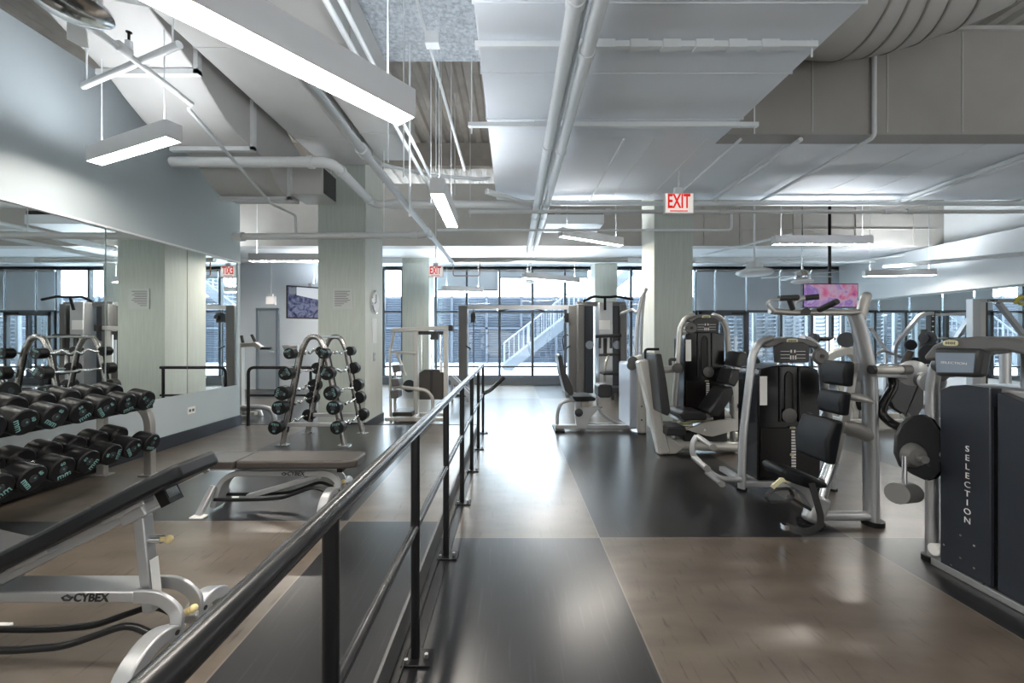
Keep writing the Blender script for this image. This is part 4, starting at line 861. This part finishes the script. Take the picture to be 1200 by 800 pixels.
tpad(970, 544, 980, 492, 2.90, 3.24, 'backrest'); tpad(986, 487, 989, 459, 2.93, 3.17, 'backrest'); tpad(991, 453, 993, 423, 2.93, 3.17, 'headrest')
MB().bar([r(975, 545, 3.08), r(990, 490, 3.08), r(1000, 424, 3.08)], .06, .03, up=(0, 1, 0)).build('back_plate', SILVD, t8)
MB().tube([r(975, 540), r(966, 565), r(955, 603)], .045, 16).build('seat_post', CHROME, t8)
MB().bar([r(962, 580), r(950, 612, 3.03)], .13, .10, up=(0, 1, 0)).build('post_sleeve', SILV, t8, bevel=.03)
MB().cyl(V(u(950, 3.03), 3.03, 0), V(u(950, 3.03), 3.03, .03), .09).build('rubber_foot', RUB, t8)
MB().tube([V(u(958, 3.05), 3.05, .065), V(u(1020, 3.05), 3.05, .065)], .035, 14).build('base_rail', SILV, t8)
quadpad([(u(904, 3.05), v(546, 3.05)), (u(910, 3.05), v(544, 3.05)), (u(932, 3.05), v(550, 3.05)), (u(956, 3.05), v(559, 3.05)), (u(958, 3.05), v(566, 3.05)), (u(935, 3.05), v(566, 3.05)), (u(908, 3.05), v(557, 3.05))], 2.93, 3.19, 'seat', VINYL, t8, .025)
MB().bar([r(918, 560), r(940, 572), r(953, 598)], .06, .10, up=(0, 1, 0), fil=.06).build('seat_arm', SILV, t8, bevel=.01)
MB().bar([r(935, 563, 2.95), r(915, 562, 2.95), r(905, 571, 2.95)], .012, .03).build('side_lever', BADGE, t8)
MB().tube([r(924, 572, 3.0), r(907, 573, 3.0), r(897, 580, 3.0), r(900, 588, 3.0), r(922, 588, 3.0), r(930, 580, 3.0), r(924, 572, 3.0)], .025, 8, fil=.05, r2=.006).build('strap_loop', STRAP, t8)
MB().bar([r(925, 582, 3.02), r(948, 596, 3.02)], .05, .02).build('ankle_strap', STRAP, t8)
MB().bar([r(951, 566, 2.90), r(955, 580, 2.88), r(962, 605, 2.86), r(961, 615, 2.85), r(951, 622, 2.84), r(938, 623, 2.80), r(921, 616, 2.85)], .045, .006, up=(0, 1, 0), fil=.05).build('hanging_strap', STRAP, t8)
MB().bx(u(917, 2.85), u(923, 2.85), 2.83, 2.87, v(620, 2.85), v(614, 2.85)).build('strap_buckle', CHROME, t8)
# M9: big slate machine at the right edge
t9 = thing('pulley_machine', 'big slate blue machine at the right edge, lettered vertically, with a round cam plate', 'gym machine', (2.8, 2.2, 0))
XF = 2.575
MB().prism([(2.205, .05), (2.465, .04), (2.465, 1.08), (2.41, 1.11), (2.33, 1.125), (2.205, 1.12)], XF, XF+.30, 'yz').build('front_cover', NAVY, t9, bevel=.006)
MB().prism([(1.88, .03), (2.178, .05), (2.178, 1.105), (2.08, 1.07), (1.98, 1.035), (1.88, 1.03)], XF+.005, XF+.30, 'yz').build('rear_cover', NAVY, t9, bevel=.006)
MB().bx(XF+.02, XF+.45, 1.65, 2.44, .04, 1.02).build('inner_housing', PLAS, t9)
MB().prism([(1.6, .0), (2.52, .0), (2.52, .045), (1.6, .03)], XF+.0, XF+.5, 'yz').build('base_plate', SILV, t9, bevel=.004)
MB().cyl((XF-.004, 2.50, .10), (XF+.04, 2.50, .10), .035).build('base_knob', LABELW, t9); MB().cyl((XF-.004, 1.93, .06), (XF+.04, 1.93, .06), .05).build('base_knob', LABELW, t9)
for k, ch in enumerate('SELECTION'):
    text(ch, .048, (XF-.002, 2.315, v(526+k*10.5, 2.315)), (0, -1, 0), (0, 0, 1), .001).build('letter', LABELW, t9)
sm = MB()
for yy, zz_ in ((2.35, .26), (2.28, .235), (2.35, .13), (2.28, .11), (2.44, .16), (2.40, .06), (2.235, .05), (1.98, .12)): sm.cyl((XF-.003, yy, zz_), (XF+.002, yy, zz_), .006, n=10)
sm.build('screw_heads', CHROME, t9)
MB().tube([(XF+.05, 2.56, .03), (XF+.05, 2.56, 1.10), (XF+.05, 2.53, 1.24), (XF+.05, 2.44, 1.32)], .032, 16, fil=.1).build('front_post', SILV, t9)
MB().cyl((XF+.05, 2.56, 0), (XF+.05, 2.56, .032), .05).build('rubber_foot', RUB, t9)
MB().prism([(2.50, 1.275), (2.44, 1.35), (2.36, 1.385), (2.22, 1.40), (2.08, 1.395), (1.98, 1.375), (1.98, 1.30), (2.08, 1.325), (2.14, 1.325), (2.48, 1.25)], XF-.07, XF+.12, 'yz').build('head_cover', PLASM, t9, bevel=.02)
c9 = MB().prism([(2.42, 1.335), (2.17, 1.335), (2.19, 1.18), (2.41, 1.165)], XF-.09, XF-.02, 'yz').build('console', PLASG, t9, bevel=.02)
MB().prism([(2.40, 1.305), (2.195, 1.31), (2.205, 1.205), (2.395, 1.19)], XF-.094, XF-.088, 'yz').build('display', mat('blue_grey_display', (.22, .27, .34), .25), c9)
text('SELECTION', .018, (XF-.096, 2.30, 1.25), (0, -1, 0), (0, 0, 1), .0006, sx=1.5).build('display_text', LABELW, c9)
badge((XF-.078, 2.33, 1.362), .08, (0, -1, 0), (0, 0, 1), t9)
MB().tube([(XF+.03, 2.10, 1.36), (XF+.03, 1.98, 1.35), (XF+.03, 1.90, 1.24), (XF+.03, 1.87, 1.0), (XF+.03, 1.86, .03)], .042, 18, fil=.14, r2=.06, up=(1, 0, 0)).build('arch_tube', SILV, t9)
MB().cyl((XF+.10, 2.12, 1.03), (XF+.10, 2.12, 1.33), .028).build('guide_rod', STEEL, t9)
MB().bx(XF+.06, XF+.28, 1.95, 2.36, 1.02, 1.13).build('weight_carriage', SILV, t9, bevel=.02)
for (a, b, Y, rr_) in ((1113, 429, 2.42, .062), (1091, 447, 2.62, .068)):
    c = P(a, b, Y); ax = V(-.45, -.9, 0).normalized()
    o = MB().lathe([(rr_, 0), (rr_*1.04, .012), (rr_*.9, .02), (.02, .022)], c, ax, 30).build('pulley_disc', SILV, t9); MB().cyl(c+ax*.02, c+ax*.03, .016, n=6).build('pulley_bolt', INK, o)
    MB().cyl(c, c-ax*.10, rr_*.8).build('pulley_drum', PLASG, t9)
MB().bar([P(1113, 430, 2.47), P(1091, 448, 2.68)], .05, .06).build('pulley_bracket', SILV, t9)
cam9 = [(1048, 531), (1049, 510), (1056, 496), (1068, 487), (1080, 485), (1090, 490), (1102, 508), (1112, 533), (1111, 541), (1092, 560), (1083, 562), (1068, 555), (1054, 546)]
MB().prism(pxz(cam9, 2.48), 2.47, 2.49, 'xz').build('cam_plate', NAVY if False else PLASG, t9, bevel=.006)
MB().prism([(a+.025, b-.005) for a, b in pxz(cam9, 2.50)], 2.492, 2.52, 'xz').build('cam_edge', PLAS, t9, bevel=.006)
MB().lathe([(.075, 0), (.07, .02), (.05, .05), (.022, .055), (.022, .10)], P(1068, 533, 2.47), (-.15, -1, 0), 28).build('cam_hub', PLASM, t9)
MB().cyl(P(1060, 534, 2.38), P(1060, 572, 2.38), .012).build('hanging_rod', CHROME, t9)
MB().cyl(P(1051, 578, 2.34), P(1068, 577, 2.46), .058).build('weight_roller', PLASM, t9)
MB().cyl(P(1088, 545, 2.47), P(1088, 545, 2.465), .008).cyl(P(1101, 540, 2.47), P(1101, 540, 2.465), .006).build('cam_bolt', INK, t9)
MB().cyl(P(1090, 530, 2.52), V(XF+.12, 2.44, v(530, 2.5)), .04).build('cam_shaft', STEEL, t9)
cam2 = [(1040, 462), (1044, 450), (1052, 445), (1076, 444), (1083, 455), (1083, 476), (1076, 487), (1062, 488), (1048, 478)]
MB().prism(pxz(cam2, 3.15), 3.15, 3.19, 'xz').build('rear_cam_plate', PLASG, t9, bevel=.006)
MB().cyl(P(1078, 447, 2.64), P(1061, 487, 3.12), .005, n=8).build('cable', INK, t9)
MB().tube([P(1046, 441, 3.0), P(1048, 452, 3.0), P(1036, 472, 3.0), P(1032, 484, 3.0), P(1044, 496, 2.95), P(1058, 502, 2.85)], .03, 12, fil=.1).build('curved_arm', PLAS, t9)
MB().tube([P(1022, 433, 2.9), P(1060, 433, 2.9)], .028, 16).build('roller_tube', CHAMP, t9); MB().cyl(P(1020, 433, 2.9), P(1024, 433, 2.9), .032).build('roller_cap', PLASG, t9); MB().cyl(P(1056, 433, 2.9), P(1066, 433, 2.9), .034).build('roller_collar', PLASM, t9)
MB().lathe([(.085, 0), (.09, .012), (.03, .03)], P(1070, 437, 2.92), (-.7, -.7, 0), 28).build('arm_disc', SILV, t9)
MB().bar([P(1024, 439, 2.93), P(1050, 440, 2.95), P(1072, 442, 2.93), P(1092, 448, 2.72)], .05, .03).build('arm_bracket', SILV, t9, bevel=.006)
MB().tube([P(1060, 487, 3.15), P(1075, 500, 3.0), P(1080, 520, 2.85)], .03, 12, fil=.1).build('rear_cam_arm', SILVD, t9)
# ================================================================== BACKGROUND MACHINES
# M3 lat tower
Y3 = 9.6
t3 = thing('lat_pulldown_tower', 'tall grey pulldown tower with black bar before the far right column', 'gym machine', (u(708, Y3), Y3, 0))
s3 = lambda a, b, Y=Y3: P(a, b, Y)
for a in (681, 731): MB().bx(u(a-4, Y3), u(a+4, Y3), Y3, Y3+.5, 0, v(356, Y3)).build('side_column', PLASM, t3, bevel=.02)
for a in (691, 723): MB().bx(u(a-5.5, Y3), u(a+5.5, Y3), Y3+.1, Y3+.4, .05, v(358, Y3)).build('stack_cover', NAVY, t3, bevel=.02)
MB().bx(u(701, Y3), u(717, Y3), Y3-.1, Y3+.3, 0, v(354, Y3)).build('centre_column', SILV, t3, bevel=.02)
MB().bx(u(702, 9.5), u(715, 9.5), Y3-.11, Y3-.1, v(386, 9.5), v(375, 9.5)).build('notice_label', LABELW, t3)
MB().bx(u(707, 9.5), u(711, 9.5), Y3-.12, Y3-.1, v(416, 9.5), v(396, 9.5)).build('stack_slot', INK, t3)
MB().bx(u(677, Y3), u(735, Y3), Y3+.1, Y3+.3, v(358, Y3), v(353, Y3)).build('top_frame', PLASM, t3)
MB().tube([s3(683, 353, 9.3), s3(696, 347, 9.3), s3(703, 348, 9.3), s3(716, 348, 9.3), s3(723, 347, 9.3), s3(742, 351, 9.3)], .03, 10, fil=.1).cyl(s3(709, 348, 9.3), s3(709, 363, 9.4), .03).build('pulldown_bar', BLACKM, t3)
MB().tube([s3(698, 394, 9.3), s3(728, 393, 9.3)], .04, 10).tube([s3(702, 416, 9.3), s3(725, 415, 9.3)], .03, 10).tube([s3(703, 394, 9.3), s3(703, 408, 9.3)], .03, 8).tube([s3(716, 394, 9.3), s3(716, 408, 9.3)], .03, 8).build('thigh_roller', GRIP, t3)
MB().tube([s3(713, 416, 9.3), s3(709, 428, 9.2), s3(708, 450, 9.2)], .03, 10, fil=.1).build('row_arm', SILVD, t3)
MB().bx(u(706, 9), u(730, 9), 8.9, 9.3, v(439, 9), v(436, 9)).build('seat', VINYL, t3, bevel=.02)
MB().bx(u(712, 9), u(733, 9), 8.7, 9.1, v(455, 9), v(452, 9)).bx(u(717, 9), u(719.5, 9), 9.0, 9.05, 0, v(452, 9)).bx(u(729, 9), u(731.5, 9), 9.0, 9.05, 0, v(439, 9)).build('foot_bench', PLASG, t3)
for a in (691, 723): MB().lathe([(.09, 0), (.10, .01), (.07, .015)], s3(a, 404, Y3+.1), (0, -1, 0)).build('round_logo', SCRBL, t3)
# M2 cable crossover
Y2 = 9.9
t2 = thing('cable_crossover', 'wide cable crossover frame standing before the bright windows', 'gym machine', (u(612, Y2), Y2, 0))
s2 = lambda a, b, Y=Y2: P(a, b, Y)
MB().bx(u(538, Y2), u(548, Y2), Y2-.1, Y2+.25, 0, v(358, Y2)).build('side_column', PLASM, t2, bevel=.01)
MB().bx(u(666, Y2), u(676, Y2), Y2-.1, Y2+.25, 0, v(358, Y2)).build('side_column', PLASM, t2, bevel=.01)
MB().bar([s2(548, 360), s2(668, 360)], .10, .10).build('top_beam', SILV, t2)
for sgn, a in ((1, 585), (-1, 639)): MB().tube([s2(a, 365), s2(a+sgn*6-3*0, 363), s2(a+sgn*14, 361)], .02, 8).build('pullup_grip', GRIP, t2)
for a in (555, 669 - 6):
    MB().cyl(s2(a, 362), s2(a, 455), .012, n=8).build('cable', INK, t2); MB().bx(u(a-2.5, Y2), u(a+2.5, Y2), Y2-.15, Y2+.05, v(378, Y2), v(367, Y2)).lathe([(.05, 0), (.05, .05)], s2(a, 371, Y2-.2), (0, 1, 0)).build('pulley_block', INK, t2)
    MB().cyl(s2(a, 440), s2(a, 470), .02).build('guide_rod', CHROME, t2)
MB().tube([s2(661, 410), s2(659, 398), s2(662, 391), s2(667, 393), s2(667, 402)], .015, 8, fil=.05).build('hanging_handle', INK, t2)
for a in (546, 668): MB().tube([s2(a, 405, 9.75), s2(a+6*(1 if a < 600 else -1), 409, 9.7)], .02, 8).build('adjust_grip', INK, t2)
MB().bx(u(536, Y2), u(552, Y2), Y2-.4, Y2+.5, 0, .06).bx(u(662, Y2), u(678, Y2), Y2-.4, Y2+.5, 0, .06).build('base', PLASM, t2)
# incline board
ti = thing('incline_bench', 'small slanted silver bench at the foot of the left crossover column', 'bench', (u(536, 8.6), 8.6, 0))
MB().bar([P(527, 441, 8.6), P(549, 463, 8.6)], .10, .05, up=(0, 1, 0)).build('board', SILV, ti); MB().bar([P(532, 441, 8.9), P(553, 461, 8.9)], .06, .04, up=(0, 1, 0)).build('side_rail', SILV, ti)
MB().bar([P(530, 444, 8.7), V(u(530, 8.7), 8.7, 0)], .05, .05).bar([P(549, 463, 8.7), V(u(549, 8.7), 8.7, 0)], .05, .05).build('leg', STEEL, ti)
# M1 machine beyond the platform
Y1 = 6.9
t1 = thing('weight_stack_machine', 'champagne framed machine with brown weight stack right of the left column', 'gym machine', (u(490, Y1), Y1, 0))
s1 = lambda a, b, Y=Y1: P(a, b, Y)
MB().bar([s1(459, 387), s1(500, 385), s1(529, 384)], .08, .07).build('top_beam', CHAMP, t1, bevel=.01)
MB().bx(u(526, 6.85), u(531, 6.85), 6.8, 6.95, v(388, 6.9), v(381, 6.9)).build('beam_cap', INK, t1)
for a in (487, 522): MB().bx(u(a-2.5, Y1), u(a+2.5, Y1), Y1, Y1+.12, 0, v(387, Y1)).build('main_upright', CHAMP, t1, bevel=.01)
MB().tube([s1(458, 490), s1(457, 412), s1(462, 390)], .024, 12, fil=.05).build('front_upright', CHAMP, t1)
MB().tube([s1(457, 412), s1(487, 414)], .024, 12).tube([s1(465, 413), s1(475, 440)], .024, 10).tube([s1(458, 452), s1(500, 457), s1(507, 465), s1(507, 490)], .03, 12, fil=.08).build('arm_tube', CHAMP, t1)
MB().bx(u(490, Y1), u(519, Y1), Y1+.02, Y1+.10, v(392, Y1), v(388, Y1)).bx(u(505, Y1), u(514, Y1), Y1-.02, Y1+.02, v(398, Y1), v(390, Y1)).build('pulley_bracket', PLASG, t1)
MB().prism(pxz([(491, 468), (491, 437), (497, 433), (514, 433), (519, 437), (519, 468)], Y1), Y1+.0, Y1+.12, 'xz').build('weight_stack', STACK, t1, bevel=.01)
MB().bx(u(504, Y1), u(507, Y1), Y1-.01, Y1, v(466, Y1), v(434, Y1)).build('stack_slot', INK, t1)
MB().cyl(s1(505.5, 433), s1(505.5, 392), .01, n=8).cyl(s1(494, 433), s1(494, 392), .012, n=8).cyl(s1(516, 433), s1(516, 392), .012, n=8).build('guide_rod', CHROME, t1)
MB().bar([s1(505, 397), s1(511, 389)], .05, .03).build('pulldown_grip', INK, t1)
MB().bx(u(516, Y1), u(519, Y1), Y1-.02, Y1-.01, v(436, Y1), v(424, Y1)).build('notice_label', LABELW, t1)
MB().bx(u(457, Y1), u(524, Y1), Y1-.3, Y1-.22, .03, .09).bx(u(457, Y1), u(524, Y1), Y1+.1, Y1+.18, .03, .09).bx(u(486, Y1), u(490, Y1), Y1-.3, Y1+.18, .03, .09).build('base_frame', CHAMP, t1, bevel=.01)
MB().bx(u(464, Y1), u(486, Y1), Y1-.2, Y1+.2, .09, .16).build('foot_platform', BROWNV, t1, bevel=.01)
for a, b in ((465, 432), (464, 448), (463, 462)): quadpad(pxz([(a-4, b-5), (a+5, b-5), (a+6, b+3), (a-3, b+4)], Y1-.1), Y1-.2, Y1+.05, 'roller_pad', PLASM, t1, .015)
MB().lathe([(.11, 0), (.11, .03)], s1(480, 452, Y1+.3), (0, -1, 0)).build('weight_plate', PLATE, t1)
MB().bar([s1(463, 430), s1(463, 468), s1(463, 490)], .04, .04).build('pad_post', CHAMP, t1)
# dip station beyond the guard rail
td = thing('dip_station', 'white framed knee raise station with black grips beyond the guard rail', 'gym machine', (-4.5, 7.2, 0))
Yd = 7.2; sd_ = lambda a, b, Y=Yd: P(a, b, Y)
MB().bar([sd_(276, 405), sd_(300, 403), sd_(306, 408)], .10, .08).build('arm_frame', CHAMP, td, bevel=.01)
for a, b, c, d in ((285, 403, 283, 393), (300, 402, 295, 392), (304, 408, 318, 408)): MB().tube([sd_(a, b), sd_(c, d)], .025, 10).build('hand_grip', GRIP, td)
MB().bar([sd_(281, 405), V(u(281, Yd), Yd, 0)], .12, .10).bar([sd_(300, 484, 6.9), sd_(270, 484, 7.6)], .06, .06).build('upright', CHAMP, td, bevel=.01)
MB().tube([V(u(280, 6.6), 6.6, .25), V(u(305, 6.6), 6.6, .27), V(u(320, 6.6), 6.6, .22), V(u(322, 6.6), 6.6, 0)], .04, 12, fil=.12).build('base_tube', SILV, td)
MB().tube([V(u(280, 7.2), 7.2, .12), V(u(303, 7.2), 7.2, .12), V(u(306, 7.2), 7.2, 0)], .04, 12, fil=.12).build('base_tube', SILV, td)
# wall fountain by the far back wall
tf = thing('drinking_fountain', 'small silver drinking fountain on the back wall below the television', 'fountain', P(345, 408, 10.7))
MB().prism(pxz([(333, 404), (353, 404), (352, 412), (338, 414)], 10.6), 10.45, 10.84, 'xz').build('basin', STEEL, tf, bevel=.03)
# ---- right side squat racks
def disc_plate(t, c, r_, ax=(1, 0, 0), w_=.04):
    MB().lathe([(.03, -.004), (r_*.45, 0), (r_*.5, .006), (r_*.85, .006), (r_*.9, 0), (r_, .002), (r_, w_), (r_*.5, w_), (.03, w_+.004)], c, ax, 30).build('weight_plate', PLATE, t)
Yr = 6.6
tr1 = thing('smith_machine', 'tall squat rack lettered on its top bar, at the far right behind the slate machine', 'squat rack', (u(1165, Yr), Yr, 0))
g = lambda a, b, Y=Yr: P(a, b, Y)
MB().bx(u(1140, Yr), u(1150, Yr), Yr, Yr+.1, 0, v(350, Yr)).build('upright', SILV, tr1, bevel=.008)
MB().bx(u(1151, Yr), u(1157, Yr), Yr+.02, Yr+.1, .3, v(353, Yr)).build('pad_column', CHAMP, tr1); MB().bx(u(1158, Yr), u(1161, Yr), Yr+.04, Yr+.1, .1, v(353, Yr)).build('safety_strip', INK, tr1)
MB().bx(u(1150, Yr), u(1222, Yr), Yr, Yr+.08, v(354, Yr), v(350, Yr)).build('top_bar', SILV, tr1)
text('CYBEX', .055, (u(1163, Yr), Yr-.003, v(352, Yr)), (1, 0, 0), (0, 0, 1), .002, shear=.2, bold=.02).build('lettering', INK, tr1)
MB().bx(u(1222, Yr), u(1232, Yr), Yr, Yr+.1, 0, v(350, Yr)).build('upright', SILV, tr1, bevel=.008)
MB().bar([g(1170, 355), g(1204, 398)], .06, .06, up=(0, 1, 0)).build('brace', SILV, tr1); MB().bar([g(1146, 358, 6.7), g(1102, 425, 7.2), V(u(1100, 7.2), 7.2, 0)], .06, .06, up=(0, 1, 0), fil=.05).build('brace', SILV, tr1)
MB().cyl(g(1085, 396, 6.5), g(1215, 397, 6.5), .014).build('barbell', STEEL, tr1); MB().cyl(g(1110, 396.5, 6.5), g(1128, 396.5, 6.5), .018).cyl(g(1192, 398, 6.5), g(1215, 398, 6.5), .025).build('bar_grip', GRIP, tr1)
disc_plate(tr1, g(1088, 396, 6.5), .11, (-1, -.3, 0)); disc_plate(tr1, g(1084, 396, 6.5), .07, (-1, -.3, 0))
MB().bx(u(1100, Yr), u(1232, Yr), Yr+.0, Yr+.1, .0, .07).build('base_frame', SILV, tr1)
MB().cyl(g(1178, 395, 5.9), V(u(1178, 5.9), 5.9, .0), .06).build('round_column', SILV, tr1)
Yq = 8.0
tr2 = thing('power_rack', 'silver tube power rack with black holed upright, before the right wall mirror', 'squat rack', (u(1070, Yq), Yq, 0))
h = lambda a, b, Y=Yq: P(a, b, Y)
MB().bar([V(u(1048, Yq), Yq, 0), h(1048, 405), h(1079, 368), h(1093, 367)], .06, .06, up=(0, 1, 0), fil=.1).build('side_frame', SILV, tr2)
MB().bx(u(1091, Yq), u(1096, Yq), Yq, Yq+.1, 0, v(364, Yq)).build('upright', INK, tr2)
hh = MB()
for k in range(14): hh.bx(u(1092.7, Yq-.01), u(1094.7, Yq-.01), Yq-.006, Yq, v(371+k*6, Yq), v(370+k*6, Yq)+.004)
hh.build('peg_holes', LABELW, tr2)
MB().bar([h(1096, 369), h(1148, 366)], .05, .05).bar([h(1150, 366), V(u(1150, Yq), Yq, 0)], .07, .07).build('top_bar', SILV, tr2)
MB().bar([h(1020, 384, 8.4), h(1038, 410, 8.4), V(u(1038, 8.4), 8.4, 0)], .05, .05, up=(0, 1, 0), fil=.05).tube([h(1028, 414), h(1034, 410), h(1060, 420)], .03, 8).build('brace', SILV, tr2)
disc_plate(tr2, h(1066, 404, 7.9), .10, (-.2, -1, 0)); disc_plate(tr2, h(1092, 414, 7.6), .20, (-.4, -1, 0)); disc_plate(tr2, h(1072, 432, 7.8), .22, (-.3, -1, 0))
MB().tube([h(1080, 430, 7.7), h(1083, 386, 7.7)], .05, 12).tube([h(1060, 425, 7.5), h(1067, 412, 7.5)], .06, 12).build('padded_post', BROWNV, tr2)
MB().cyl(h(1030, 427, 7.6), h(1092, 427, 7.6), .018).build('barbell', CHROME, tr2)
MB().bx(u(1030, Yq), u(1152, Yq), Yq, Yq+.08, 0, .07).build('base_frame', SILV, tr2)
# plate loaded machine in the middle background
Yp = 6.3
tp = thing('plate_loaded_machine', 'champagne framed plate loaded machine seen behind the seated press machine', 'gym machine', (u(1010, Yp), Yp, 0))
k_ = lambda a, b, Y=Yp: P(a, b, Y)
for yy in (6.1, 6.6): MB().bx(u(984, Yp), u(1085, Yp), yy, yy+.07, .02, .16).build('base_rail', CHAMP, tp, bevel=.01)
MB().bx(u(984, Yp), u(990, Yp), 6.1, 6.67, .02, .14).bx(u(1078, Yp), u(1085, Yp), 6.1, 6.67, .02, .14).build('base_end', CHAMP, tp)
MB().bar([k_(966, 424), k_(975, 415), k_(996, 410), k_(1008, 425), k_(1012, 500)], .13, .09, up=(0, 1, 0), fil=.08).build('main_frame', CHAMP, tp, bevel=.02)
MB().bar([k_(984, 440), k_(1002, 480), k_(1000, 500)], .08, .07, up=(0, 1, 0), fil=.06).bar([k_(970, 425), k_(985, 455), k_(993, 492)], .07, .06, up=(0, 1, 0), fil=.06).build('swing_arm', CHAMP, tp, bevel=.01)
disc_plate(tp, k_(991, 398, 6.2), .115, (-.4, -1, 0)); disc_plate(tp, k_(955, 397, 6.6), .09, (-1, -.3, 0))
MB().cyl(k_(955, 397, 6.6), k_(978, 397, 6.6), .025).cyl(k_(962, 397, 6.6), k_(975, 397, 6.6), .035).build('plate_bar', GRIP, tp)
MB().bar([k_(991, 398, 6.27), k_(993, 412, 6.3)], .05, .05).build('plate_post', CHAMP, tp)
MB().bar([k_(975, 397, 6.6), k_(975, 418, 6.4)], .05, .05).build('bar_bracket', CHAMP, tp)
MB().prism(pxz([(1000, 470), (1030, 462), (1045, 466), (1040, 474), (1003, 480)], Yp), 6.2, 6.55, 'xz').build('seat', VINYL, tp, bevel=.02)
MB().bar([k_(1020, 470), k_(1020, 492)], .08, .08).build('seat_post', CHAMP, tp)
# elliptical-like low machine seen between towers
te = thing('leg_curl_machine', 'dark padded machine half hidden between the two black weight towers', 'gym machine', (u(868, 7), 7, 0))
MB().bar([V(u(862, 7), 7, 0), P(862, 440, 7), P(870, 430, 7)], .1, .1, up=(0, 1, 0)).bx(u(855, 7), u(905, 7), 6.9, 7.3, 0, .12).build('frame', CHAMP, te, bevel=.01)
MB().bx(u(866, 7), u(885, 7), 6.8, 7.2, v(452, 7), v(447, 7)).bx(u(862, 7), u(882, 7), 6.9, 7.0, v(478, 7), v(472, 7)).build('pad', BROWNV, te, bevel=.03)
MB().sph(P(883, 424, 6.6), .10).sph(P(892, 430, 6.5), .07).build('roller', RUB, te, sharp=60); MB().bar([P(883, 424, 6.6), P(866, 448, 7)], .05, .05).build('roller_arm', CHAMP, te)
bd = thing('resistance_band', 'yellow green resistance band knotted on the top bar at the right edge', 'exercise band', P(1194, 352, 6.55))
MB().tube([P(1189, 356, 6.52), P(1193, 350, 6.5), P(1200, 348, 6.5), P(1203, 354, 6.52), P(1196, 357, 6.52), P(1190, 351, 6.54), P(1196, 346, 6.56), P(1204, 352, 6.6)], .02, 8, fil=.04).build('band_loop', BANDY, bd)
